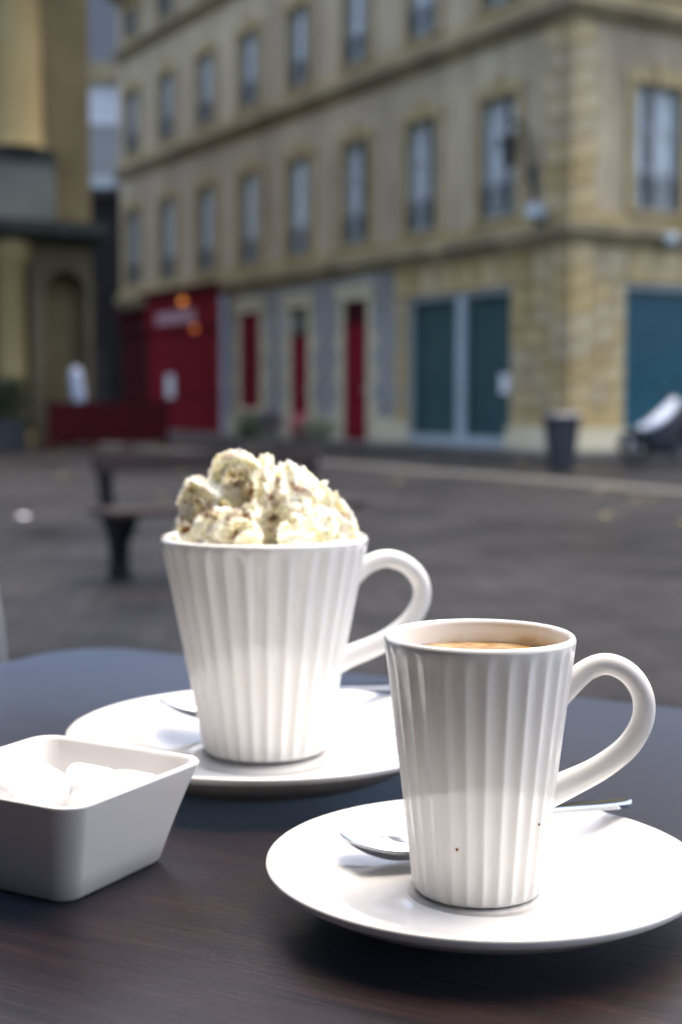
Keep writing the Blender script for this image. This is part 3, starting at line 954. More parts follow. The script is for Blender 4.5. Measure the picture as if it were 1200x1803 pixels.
# ------------------------------------------------------------------ terrace barrier, parasol, hedge, plants
tb = thing('terrace_barrier', 'low red panelled barrier fencing off the restaurant terrace', 'barrier', (-4.30, 26.25, 0), radians(33))
for k in range(3):
    x0 = -1.17 + k * 0.78
    pnl = MB().box(x0 + 0.03, x0 + 0.75, -0.02, 0.02, 0.10, 0.86).build('panel', M['barrier_red'], tb)
    MB().box(x0 + 0.10, x0 + 0.68, -0.032, -0.021, 0.18, 0.78).build('inset', M['dark_red'], pnl)
for k in range(4):
    x0 = -1.17 + k * 0.78
    MB().box(x0 - 0.028, x0 + 0.028, -0.03, 0.03, 0.0, 0.92).build('post', M['dark_red'], tb)
    MB().box(x0 - 0.12, x0 + 0.12, -0.18, 0.18, 0.001, 0.03).build('foot', M['dark_red'], tb)

pr = thing('closed_parasol', 'closed white parasol leaning beside the red terrace barrier', 'parasol', (-4.80, 26.45, 0), 0)
pr.rotation_euler = (0, radians(-6), 0)
MB().tube([(0, 0, 0.0), (0, 0, 0.9), (0, 0, 1.55)], 0.022, 8).build('pole', M['zinc'], pr, smooth=True)
MB().lathe([(0.27, 0.0), (0.27, 0.05), (0.06, 0.09), (0.04, 0.16)], 20).build('base', M['planter_dark'], pr, smooth=False)
MB().lathe([(0.03, 0.82), (0.095, 0.84), (0.115, 0.95), (0.11, 1.2), (0.105, 1.40), (0.09, 1.48), (0.03, 1.52)], 36,
           rfun=lambda r, z, th, j: r * (1 + 0.14 * sin(6 * th))).build('canopy', M['canvas_white'], pr, smooth=True)

rl_ = random.Random(11)
hd = thing('hedge_planter', 'clipped dark green hedge in a black planter before the church', 'hedge', (-6.55, 25.9, 0), ROT)
MB().box(-0.75, 0.75, -0.25, 0.25, 0.0, 0.55).build('planter', M['planter_dark'], hd, bevel=0.015)
hm = MB()
leaf_cloud(hm, 5200, lambda r: (r.uniform(-0.78, 0.78) + r.gauss(0, 0.02), r.uniform(-0.30, 0.30) + r.gauss(0, 0.02), 0.5 + 0.82 * r.random() ** 0.8 + r.gauss(0, 0.02)), 0.065, rl_)
hm.build('foliage', M['leaf_dark'], hd)

def pot_plant(label, loc, r, h, potr, poth, leaf, leafsize=0.06, n=900):
    o = thing('potted_plant', label, 'plant', loc, rl_.random() * 3, 'plants before the red doors')
    MB().lathe([(potr * 0.72, 0.0), (potr, poth * 0.9), (potr * 1.1, poth * 0.92), (potr * 1.1, poth), (potr * 0.9, poth), (potr * 0.85, poth - 0.03)], 18).build('pot', M['terracotta'], o, auto=radians(35))
    st = MB()
    for k in range(7):
        a = k * 0.9
        st.tube([(0, 0, poth - 0.03), (0.4 * r * cos(a), 0.4 * r * sin(a), poth + h * 0.45), (0.7 * r * cos(a), 0.7 * r * sin(a), poth + h * 0.8)], [0.012, 0.008, 0.004], 5)
    st.build('stem', M['bench_wood'], o)
    fm = MB()
    def f(rn):
        while True:
            p = Vector((rn.uniform(-1, 1), rn.uniform(-1, 1), rn.uniform(-1, 1)))
            if p.length < 1 and p.length > 0.35 * rn.random():
                k = 1 + 0.25 * noise.noise(p * 2.3 + Vector(loc))
                return (p.x * r * k, p.y * r * k, poth + h * 0.5 + p.z * h * 0.55 * k)
    leaf_cloud(fm, n, f, leafsize, rl_)
    fm.build('foliage', leaf, o)
    return o
pot_plant('dark green rounded shrub in a pot, leftmost of the plants before the red doors', (-1.56, 24.3, 0), 0.26, 0.42, 0.17, 0.22, M['leaf_dark'])
pot_plant('purplish grey leafy plant in a pot below the red shuttered window', (-1.33, 26.6, 0), 0.28, 0.42, 0.18, 0.30, M['leaf_purple'])
pot_plant('pink flowering plant in a pot before the narrow red door', (-0.75, 25.6, 0), 0.20, 0.40, 0.15, 0.25, M['leaf_pink'])
pot_plant('pale green leafy plant in a pot, rightmost of the plants before the red doors', (-0.40, 25.0, 0), 0.32, 0.38, 0.20, 0.22, M['leaf_pale'])

# ------------------------------------------------------------------ bin
bn = thing('litter_bin', 'dark grey tapered bin standing on the cobbles at the building corner', 'bin', (2.96, 18.95, 0), radians(20))
def taper(mb, a0, a1, z0, z1, b0=None, b1=None):
    b0 = b0 or a0
    b1 = b1 or a1
    return mb.add([(-a0, -b0, z0), (a0, -b0, z0), (a0, b0, z0), (-a0, b0, z0), (-a1, -b1, z1), (a1, -b1, z1), (a1, b1, z1), (-a1, b1, z1)],
                  [(0, 3, 2, 1), (4, 5, 6, 7), (0, 1, 5, 4), (1, 2, 6, 5), (2, 3, 7, 6), (3, 0, 4, 7)])
taper(MB(), 0.135, 0.185, 0.03, 0.66).build('body', M['plastic'], bn, bevel=0.02)
taper(MB(), 0.20, 0.205, 0.661, 0.70).build('rim', M['plastic'], bn, bevel=0.008)
taper(MB(), 0.20, 0.16, 0.701, 0.755).build('lid', M['plastic_lid'], bn, bevel=0.012)
taper(MB(), 0.12, 0.12, 0.0, 0.029).build('base', M['rubber'], bn)

# ------------------------------------------------------------------ scooter (front to the left)
sc = thing('motor_scooter', 'white and black motor scooter parked before the blue shop window', 'scooter', (4.18, 20.1, 0), radians(10))
def wheel(x):
    w = MB()
    prof = [(0.15, -0.05), (0.19, -0.055), (0.225, -0.035), (0.235, 0.0), (0.225, 0.035), (0.19, 0.055), (0.15, 0.05)]
    vsx, fs = [], []
    nn = 24
    for (r, y) in prof:
        for k in range(nn):
            th = 2 * pi * k / nn
            vsx.append((x + r * cos(th), y, 0.235 + r * sin(th)))
    for j in range(len(prof)):
        j2 = (j + 1) % len(prof)
        for k in range(nn):
            k2 = (k + 1) % nn
            fs.append((j * nn + k, j * nn + k2, j2 * nn + k2, j2 * nn + k))
    o = w.add(vsx, fs).build('wheel', M['rubber'], sc, smooth=True)
    rm = MB().tube([(x, -0.04, 0.235), (x, 0.04, 0.235)], 0.05, 12)
    for k in range(5):
        a = 2 * pi * k / 5
        rm.box(-0.02, 0.02, -0.02, 0.02, 0.04, 0.155, Matrix.Translation((x, 0, 0.235)) @ Matrix.Rotation(a, 4, 'Y'))
    rm.build('rim', M['iron'], o)
wheel(0.0)
wheel(1.25)
MB().tube([(0, -0.075, 0.235), (0.16, -0.06, 0.55), (0.22, 0, 0.68)], 0.022, 8).build('fork', M['iron'], sc, smooth=True)
MB().tube([(0, 0.075, 0.235), (0.16, 0.06, 0.55), (0.22, 0, 0.68)], 0.022, 8).build('fork', M['iron'], sc, smooth=True)
fd = MB()
pts = []
for k in range(9):
    a = radians(-10 + 170 * k / 8)
    for y, rr2 in ((-0.08, 0.245), (-0.05, 0.275), (0.05, 0.275), (0.08, 0.245)):
        pts.append((0.02 + rr2 * cos(a + 0.35), y, 0.25 + rr2 * sin(a + 0.35)))
fd.add(pts, [(k * 4 + j, k * 4 + j + 1, (k + 1) * 4 + j + 1, (k + 1) * 4 + j) for k in range(8) for j in range(3)])
fd.build('front_fender', M['plastic'], sc, smooth=True)
# front apron: lofted ellipses along the steering column
def loft(secs, n=20):
    vsx, fs = [], []
    for (x, z, lx, ly, tilt) in secs:
        for k in range(n):
            th = 2 * pi * k / n
            ex, ey = lx * cos(th), ly * sin(th)
            vsx.append((x + ex * cos(tilt), ey, z + ex * sin(tilt)))
    for j in range(len(secs) - 1):
        for k in range(n):
            k2 = (k + 1) % n
            fs.append((j * n + k, j * n + k2, (j + 1) * n + k2, (j + 1) * n + k))
    fs += [tuple(reversed(range(n))), tuple((len(secs) - 1) * n + k for k in range(n))]
    return MB().add(vsx, fs)
loft([(0.20, 0.46, 0.06, 0.08, 0.1), (0.22, 0.51, 0.17, 0.18, 0.2), (0.28, 0.60, 0.23, 0.25, 0.3), (0.38, 0.69, 0.21, 0.23, 0.4), (0.48, 0.79, 0.15, 0.17, 0.5), (0.55, 0.89, 0.10, 0.12, 0.5), (0.58, 0.95, 0.03, 0.05, 0.5)]).build('front_shield', M['scooter_white'], sc, smooth=True)
MB().lathe([(0.02, -0.03), (0.07, -0.02), (0.08, 0.02), (0.06, 0.05)], 16, (0.27, -0.12, 0.72)).build('headlight', M['glass'], sc, smooth=True)
hb = MB().tube(spline([(0.50, -0.34, 0.93), (0.50, -0.15, 0.97), (0.52, 0, 0.96), (0.50, 0.15, 0.97), (0.50, 0.34, 0.93)], 5), 0.018, 8)
hb.build('handlebar', M['rubber'], sc, smooth=True)
for y in (-0.3, 0.3):
    mm = MB().tube([(0.49, y, 0.95), (0.46, y * 1.05, 1.12)], 0.008, 6)
    mm.box(0.45, 0.465, y * 1.05 - 0.06, y * 1.05 + 0.06, 1.10, 1.18)
    mm.build('mirror', M['rubber'], sc)
loft([(0.40, 0.14, 0.22, 0.13, 0.0), (0.40, 0.30, 0.30, 0.19, 0.05), (0.42, 0.46, 0.29, 0.20, 0.1), (0.56, 0.66, 0.20, 0.16, 0.2), (0.62, 0.80, 0.10, 0.12, 0.3)]).build('leg_shield', M['plastic'], sc, smooth=True)
MB().box(0.30, 0.95, -0.16, 0.16, 0.20, 0.30).build('floorboard', M['plastic'], sc, bevel=0.03)
MB().add([(0.72, -0.14, 0.30), (1.52, -0.10, 0.50), (1.55, -0.06, 0.66), (0.78, -0.15, 0.66), (0.72, 0.14, 0.30), (1.52, 0.10, 0.50), (1.55, 0.06, 0.66), (0.78, 0.15, 0.66)],
         [(0, 1, 2, 3), (7, 6, 5, 4), (0, 4, 5, 1), (1, 5, 6, 2), (2, 6, 7, 3), (3, 7, 4, 0)]).build('rear_body', M['plastic'], sc, bevel=0.03)
MB().box(0.74, 1.50, -0.15, 0.15, 0.67, 0.78).build('seat', M['rubber'], sc, bevel=0.035)
MB().box(1.02, 1.3, -0.13, 0.13, 0.16, 0.36).build('engine', M['iron'], sc, bevel=0.03)
MB().tube([(0.62, 0.08, 0.22), (0.66, 0.2, 0.005)], 0.015, 6).build('side_stand', M['iron'], sc)

# ------------------------------------------------------------------ bench
be = thing('park_bench', 'brown slatted bench with black iron legs on the wet cobbles', 'bench', (-1.16, 7.36, 0), ROT)
BL = 1.28
for k in range(3):
    y = -0.20 + k * 0.125
    MB().box(-0.12, BL + 0.1, y, y + 0.10, 0.335, 0.37).build('seat_slat', M['bench_wood'], be, bevel=0.006)
for k, z in enumerate((0.585,)):
    mt = Matrix.Translation((0, 0.20, z)) @ Matrix.Rotation(radians(-10), 4, 'X')
    MB().box(-0.07, BL + 0.02, -0.018, 0.018, -0.035, 0.065, mt).build('back_slat', M['bench_wood'], be, bevel=0.006)
for x in (0.0, BL - 0.05):
    lg_ = MB()
    prof = [(-0.17, 0.333), (0.15, 0.333), (0.19, 0.62), (0.235, 0.66), (0.25, 0.655), (0.20, 0.31), (0.10, 0.22), (0.055, 0.10), (0.10, 0.0), (-0.10, 0.0), (-0.045, 0.10), (-0.06, 0.20), (-0.16, 0.29)]
    lg_.add([(x - 0.035, y, z) for y, z in prof] + [(x + 0.035, y, z) for y, z in prof],
            [tuple(range(len(prof))), tuple(reversed(range(len(prof), 2 * len(prof))))] + [(k, (k + 1) % len(prof), len(prof) + (k + 1) % len(prof), len(prof) + k) for k in range(len(prof))])
    lg_.build('leg', M['bench_iron'], be, bevel=0.004)

# paper scrap on the cobbles, fallen leaves
pp = MB()
vsx = []
for i in range(6):
    for j in range(6):
        vsx.append(((i / 5 - 0.5) * 0.10, (j / 5 - 0.5) * 0.10, 0.015 + 0.03 * abs(noise.noise(Vector((i * 0.7, j * 0.7, 3))))))
pp.add(vsx, [(i * 6 + j, i * 6 + j + 1, (i + 1) * 6 + j + 1, (i + 1) * 6 + j) for i in range(5) for j in range(5)])
po = pp.build('paper_scrap', M['pale_wall'])
po.location = (-2.5, 11.1, -0.004)
tag(po, 'crumpled scrap of white paper lying on the wet cobbles left of the bench', 'litter')
lm = MB()
rf_ = random.Random(21)
for _ in range(45):
    c = town(rf_.uniform(-11, 6), rf_.uniform(1.6, 9.5)) if rf_.random() < 0.7 else town(rf_.uniform(-9, -5), rf_.uniform(2, 6))
    a = rf_.random() * 6.28
    l = rf_.uniform(0.04, 0.075)
    d = Vector((cos(a), sin(a), 0))
    e = Vector((-sin(a), cos(a), 0))
    z = Vector((0, 0, 0.012))
    lm.add([c - d * l + z, c + e * l * 0.5 + z * 2, c + d * l + z, c - e * l * 0.5 + z * 1.6, c + z * 1.2], [(0, 1, 4), (1, 2, 4), (2, 3, 4), (3, 0, 4)])
lo = lm.build('fallen_leaves', M['fallen'])
lo['kind'] = 'stuff'
tag(lo, 'yellow fallen leaves scattered over the wet cobbles', 'leaves')

# ------------------------------------------------------------------ unseen cafe front behind the camera, added only to shade the table
TU = Vector((0.87292, -0.48786, 0))
TV = Vector((-0.48786, -0.87292, 0))
TROT = math.atan2(TU.y, TU.x)
def cafe(a, b, z):       # a along TU, b towards the square (-TV)
    return TU * a - TV * b + Vector((0, 0, z))
cw = MB()
def cbox(mb, a0, a1, b0, b1, z0, z1):
    q = [cafe(a0, b0, z0), cafe(a1, b0, z0), cafe(a1, b1, z0), cafe(a0, b1, z0), cafe(a0, b0, z1), cafe(a1, b0, z1), cafe(a1, b1, z1), cafe(a0, b1, z1)]
    return mb.add(q, [(0, 3, 2, 1), (4, 5, 6, 7), (0, 1, 5, 4), (1, 2, 6, 5), (2, 3, 7, 6), (3, 0, 4, 7)])
struct(cbox(cw, -9, 2.6, -1.5, -0.7, 0, 7).build('unseen_shade_wall', M['cafe']))
aw = MB()
q = [cafe(-5, -0.69, 2.6), cafe(2.4, -0.69, 2.6), cafe(2.4, 0.5, 2.2), cafe(-5, 0.5, 2.2)]
aw.add(q + [p + Vector((0, 0, 0.03)) for p in q], [(0, 3, 2, 1), (4, 5, 6, 7), (0, 1, 5, 4), (1, 2, 6, 5), (2, 3, 7, 6), (3, 0, 4, 7)])
struct(aw.build('unseen_shade_awning', M['shade_awning']))

# ------------------------------------------------------------------ cafe chair at the left edge
cr = thing('cafe_chair', 'metal framed cafe chair with dark woven back at the left edge behind the table', 'chair', (-0.605, 1.56, 0), radians(6))
fr_pts = spline([(-0.21, 0.06, 0.0), (-0.21, 0.02, 0.45), (-0.21, -0.03, 0.72), (-0.16, -0.05, 0.82), (0, -0.055, 0.84), (0.16, -0.05, 0.82), (0.21, -0.03, 0.72), (0.21, 0.02, 0.45), (0.21, 0.06, 0.0)], 8)
MB().tube(fr_pts, 0.014, 10).build('frame', M['chair_metal'], cr, smooth=True)
for k in range(9):
    x = -0.18 + k * 0.04
    MB().box(x, x + 0.034, -0.052, -0.044, 0.50, 0.79, Matrix.Translation((0, 0, 0))).build('back_strip', M['chair_dark'], cr)
MB().box(-0.22, 0.22, 0.0, 0.43, 0.435, 0.46).build('seat', M['chair_dark'], cr, bevel=0.01)
for x in (-0.2, 0.2):
    MB().tube([(x, 0.40, 0.44), (x, 0.43, 0.0)], 0.013, 8).build('leg', M['chair_metal'], cr, smooth=True)

# ------------------------------------------------------------------ table
TZ = 0.77
TA = Vector((-0.1698, 1.0160, 0)) - TU * 0.022          # far corner
TW, TD = 0.80, 0.72
tcen = TA + TU * TW / 2 + TV * TD / 2
tb_ = thing('cafe_table', 'dark brown wooden cafe table with rounded corners carrying the coffee cups', 'table', (tcen.x, tcen.y, 0), TROT)
def rrect(hx, hy, r, n=10):
    out = []
    for cx_, cy_, a0 in ((hx - r, hy - r, 0), (-hx + r, hy - r, pi / 2), (-hx + r, -hy + r, pi), (hx - r, -hy + r, 1.5 * pi)):
        for k in range(n + 1):
            a = a0 + (pi / 2) * k / n
            out.append((cx_ + r * cos(a), cy_ + r * sin(a)))
    return out
tt = MB()
rings = [(0.0, -0.030), (0.003, -0.003), (0.0015, -0.0012), (-0.0015, 0.0)]
allp = []
levels = [(TW / 2 - 0.004, TD / 2 - 0.004, TZ - 0.030), (TW / 2, TD / 2, TZ - 0.026), (TW / 2, TD / 2, TZ - 0.004), (TW / 2 - 0.0012, TD / 2 - 0.0012, TZ - 0.0012), (TW / 2 - 0.004, TD / 2 - 0.004, TZ)]
for hx, hy, z in levels:
    allp.append([(x, y, z) for x, y in rrect(hx, hy, 0.05)])
nn = len(allp[0])
tt.add([p for ring in allp for p in ring], [(j * nn + k, j * nn + (k + 1) % nn, (j + 1) * nn + (k + 1) % nn, (j + 1) * nn + k) for j in range(len(allp) - 1) for k in range(nn)] +
       [tuple(reversed(range(nn))), tuple((len(allp) - 1) * nn + k for k in range(nn))])
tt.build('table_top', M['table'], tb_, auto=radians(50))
MB().tube([(0, 0, 0.03), (0, 0, 0.739)], 0.035, 20).build('pedestal', M['iron'], tb_, auto=radians(40))
for k in range(4):
    a = pi / 4 + k * pi / 2
    MB().tube([(0.03 * cos(a), 0.03 * sin(a), 0.06), (0.2 * cos(a), 0.2 * sin(a), 0.045), (0.36 * cos(a), 0.36 * sin(a), 0.02)], [0.025, 0.022, 0.018], 8).build('foot', M['iron'], tb_, smooth=True)

# ------------------------------------------------------------------ cups
def make_cup(name, label, cat, loc, R, Rb, H, nfl, handle_pts, hrad, hrot, inner_mat, fl_depth, wall):
    o = thing(name, label, cat, loc, 0)
    prof, tagz = [], []
    # outside, from the foot up
    prof.append((Rb * 0.80, 0.0015)); prof.append((Rb * 0.86, 0.0)); prof.append((Rb * 0.95, 0.0003)); prof.append((Rb * 0.985, 0.0014)); prof.append((Rb, 0.0036))
    nz = 26
    for k in range(1, nz + 1):
        s_ = k / nz
        z = 0.0036 + (H - 0.0022 - 0.0036) * s_
        r = Rb + (R - Rb) * (s_ * 0.93 + 0.07 * s_ * s_)
        prof.append((r, z))
    n_out = len(prof)
    for a in (20, 50, 90, 130, 160):
        a = radians(a)
        prof.append((R - wall / 2 + wall / 2 * cos(a), H - 0.0022 + 0.0022 * sin(a)))
    n_rim = len(prof)
    Rin = R - wall
    for k in range(0, 15):
        s_ = 1 - k / 14
        z = 0.006 + (H - 0.0026 - 0.006) * s_
        r = (Rb - wall) + (Rin - (Rb - wall)) * s_
        prof.append((r, z))
    prof.append((Rb * 0.5, 0.005))
    prof.append((0.0008, 0.005))
    nseg = nfl * 12
    fade = 0.05 * H
    def rfun(r, z, th, j):
        if j >= n_out or j < 3:
            return r
        e = smooth01((H - 0.0030 - z) / (fade)) * smooth01((z + 0.003) / 0.004)
        fl_ = abs(sin(nfl * th / 2 + 0.3))
        fl_ = math.sqrt(fl_ * fl_ + 0.004) - 0.063
        # arched flute heads
        ee = smooth01((H - 0.0030 - z - fade * 0.55 * (1 - fl_)) / (fade * 0.8)) * smooth01((z + 0.003) / 0.004)
        return r - fl_depth * fl_ * ee
    vsx, fs, mi = [], [], []
    mb = MB()
    for j, (r, z) in enumerate(prof):
        for k in range(nseg):
            th = 2 * pi * k / nseg
            rr = rfun(r, z, th, j)
            vsx.append((rr * cos(th), rr * sin(th), z))
    mb.v = vsx
    for j in range(len(prof) - 1):
        for k in range(nseg):
            k2 = (k + 1) % nseg
            mb.f.append([j * nseg + k, j * nseg + k2, (j + 1) * nseg + k2, (j + 1) * nseg + k])
            mb.mi.append(1 if j >= n_rim else 0)
    mb.f.append(list(reversed(range(nseg)))); mb.mi.append(0)
    mb.f.append([(len(prof) - 1) * nseg + k for k in range(nseg)]); mb.mi.append(1)
    body = mb.build('cup_body', [M['porcelain'], inner_mat], o, smooth=True)
    cen = spline([(x * cos(hrot), x * sin(hrot), z) for x, z in handle_pts], 5)
    m = len(cen)
    rad = []
    for i in range(m):
        s_ = i / (m - 1)
        flare = 0.55 * max(0, 1 - s_ / 0.16) ** 2 + 0.40 * max(0, 1 - (1 - s_) / 0.20) ** 2 + 0.16 * smooth01((s_ - 0.5) / 0.4)
        rad.append(hrad * (1 + flare))
    MB().tube(cen, rad, 20).build('handle', M['porcelain'], o, smooth=True)
    return o, Rin

HF = [(0.0225, 0.0650), (0.0335, 0.0757), (0.0392, 0.0800), (0.0452, 0.0813), (0.0513, 0.0788), (0.0558, 0.0737), (0.0578, 0.0670), (0.0567, 0.0595), (0.0517, 0.0514), (0.0425, 0.0440), (0.0310, 0.0378), (0.0215, 0.0335)]
FC = Vector((0.0489, 0.4927, TZ + 0.0052))
cup1, Rin1 = make_cup('coffee_cup', 'smaller fluted white coffee cup with brown coffee inside, nearest the camera', 'cup', FC, 0.0338, 0.0236, 0.0918, 28, HF, 0.0039, radians(-4), M['stained'], 0.00105, 0.0026)
s_b = 0.1047 / 0.0918
HB_ = [(x * 1.40, z * 1.14) for x, z in HF]
HB_[0] = (0.0340, HB_[0][1])
HB_[-2] = (0.0400, HB_[-2][1])
HB_[-1] = (0.0300, HB_[-1][1])
BC = Vector((-0.0375, 0.6888, TZ + 0.0065))
cup2, Rin2 = make_cup('coffee_mug', 'larger fluted white mug heaped with whipped cream', 'mug', BC, 0.0508, 0.0314, 0.1062, 30, HB_, 0.0045, radians(14), M['porcelain'], 0.00155, 0.0034)

# two dried coffee specks on the outside of the small cup
for (px_, py_, pz_, pr__) in ((-0.0096, -0.0237, 0.0211, 0.00048), (0.0196, -0.0176, 0.0281, 0.00042)):
    k_ = 1 - 0.0004 / math.hypot(px_, py_)
    MB().lathe([(0.15 * pr__, -pr__), (0.75 * pr__, -0.66 * pr__), (pr__, 0.0), (0.75 * pr__, 0.66 * pr__), (0.15 * pr__, pr__)], 10, (px_ * k_, py_ * k_, pz_)).build('coffee_speck', M['cocoa'], cup1, smooth=True)

# coffee in the small cup
zc = 0.0918 - 0.0082
rc = (0.0236 - 0.0026) + (Rin1 - (0.0236 - 0.0026)) * ((zc - 0.006) / (0.0918 - 0.0026 - 0.006)) + 0.0002
co_ = MB().lathe([(rc - 0.003, -0.004), (rc - 0.0006, -0.001), (rc, 0.0), (rc - 0.0015, -0.0002), (rc * 0.5, 0.0), (0.0005, 0.0001)], 64)
cof = co_.build('coffee', M['coffee'], smooth=True)
cof.location = FC + Vector((0, 0, zc))
tag(cof, 'brown coffee with golden crema in the smaller cup', 'coffee')

# ------------------------------------------------------------------ saucers
def make_saucer(label, loc, R, zr, well):
    prof = [(R * 0.50, 0.0022), (R * 0.52, 0.0), (R * 0.57, 0.0), (R * 0.585, 0.0024), (R * 0.72, 0.0045), (R * 0.88, zr - 0.0075), (R * 0.965, zr - 0.0036),
            (R * 0.992, zr - 0.0022), (R, zr - 0.0006), (R * 0.997, zr + 0.0004), (R * 0.985, zr + 0.0006), (R * 0.955, zr - 0.0004), (R * 0.88, zr - 0.0033), (R * 0.74, zr - 0.0072), (R * 0.58, 0.0064),
            (well * 1.12, 0.0060), (well * 1.05, 0.0064), (well * 1.0, 0.0058), (well * 0.97, 0.0048), (well * 0.7, 0.0046), (0.0006, 0.0046)]
    mb = MB().lathe(prof, 128)
    mb.f = mb.f[:-2] + mb.f[-2:]
    o = mb.build('saucer', M['porcelain'], smooth=True)
    o.location = loc
    return tag(o, label, 'saucer', 'white saucers')
make_saucer('white saucer under the smaller coffee cup, nearest the camera', (0.0502, 0.4870, TZ), 0.0768, 0.0172, 0.0262)
make_saucer('white saucer under the larger mug of whipped cream', (-0.0365, 0.6720, TZ), 0.0952, 0.0205, 0.0345)

# ------------------------------------------------------------------ spoons
def make_spoon(label, tip, end, up_tilt, L, roll=0.0):
    """spoon with its bowl at 'tip' and handle reaching to 'end'."""
    secs = []
    n = 60
    lb = L * 0.34
    for i in range(n + 1):
        x = L * i / n
        if x < lb:
            s_ = x / lb
            w = 0.0104 * math.sqrt(max(1e-4, 1 - (2 * min(s_ * 0.98 + 0.01, 1) - 1) ** 2)) ** 0.85 * (1.0 - 0.12 * s_)
            w = max(w, 0.0022 if s_ > 0.5 else 0.0012)
            dep = 0.0052 * sin(pi * min(1, s_)) ** 0.7
            zc_ = 0.0085 * (1 - s_) ** 2 + 0.001
        else:
            s_ = (x - lb) / (L - lb)
            w = 0.0021 + 0.0022 * smooth01(s_ * 1.1)
            if s_ > 0.97:
                w *= math.sqrt(max(0.05, 1 - ((s_ - 0.97) / 0.03) ** 2))
            dep = -0.0004
            zc_ = 0.001 + 0.006 * sin(pi * 0.5 * min(1, s_ / 0.5)) * (1 - 0.35 * smooth01((s_ - 0.5) * 2))
        secs.append((x, w, dep, zc_))
    m = 12
    vsx = []
    for (x, w, dep, zc_) in secs:
        for k in range(m + 1):
            q = -1 + 2 * k / m
            vsx.append((x, q * w, zc_ - dep * (1 - q * q)))
    nn = m + 1
    top = len(vsx)
    th = 0.0011
    vsx += [(x, y, z - th * (1.4 if i // nn > 22 else 1.0)) for i, (x, y, z) in enumerate(vsx[:top])]
    fs = []
    for i in range(n):
        for k in range(m):
            a = i * nn + k
            fs.append((a, a + 1, a + nn + 1, a + nn))
            fs.append((top + a + nn, top + a + nn + 1, top + a + 1, top + a))
        for k in (0, m):
            a = i * nn + k
            fs.append((a, a + nn, top + a + nn, top + a))
    for i in (0, n):
        for k in range(m):
            a = i * nn + k
            fs.append((a, top + a, top + a + 1, a + 1))
    mb = MB().add(vsx, fs)
    o = mb.build('teaspoon', M['steel'], auto=radians(60))
    d = (Vector(end) - Vector(tip))
    xa = d.normalized()
    ya = Vector((0, 0, 1)).cross(xa).normalized()
    za = xa.cross(ya)
    Mx = Matrix((xa, ya, za)).transposed().to_4x4()
    o.matrix_world = Matrix.Translation(tip) @ Mx @ Matrix.Rotation(roll, 4, 'X')
    return tag(o, label, 'spoon', 'steel teaspoons')
make_spoon('steel teaspoon lying behind the smaller cup, its handle over the saucer edge', (0.0005, 0.5090, TZ + 0.0095), (0.1160, 0.5405, TZ + 0.0185), 0, 0.1174, 0.0)
make_spoon('steel teaspoon with its bowl peeking out left of the larger mug', (-0.0925, 0.7060, TZ + 0.0175), (0.0330, 0.7480, TZ + 0.0215), 0, 0.1323)

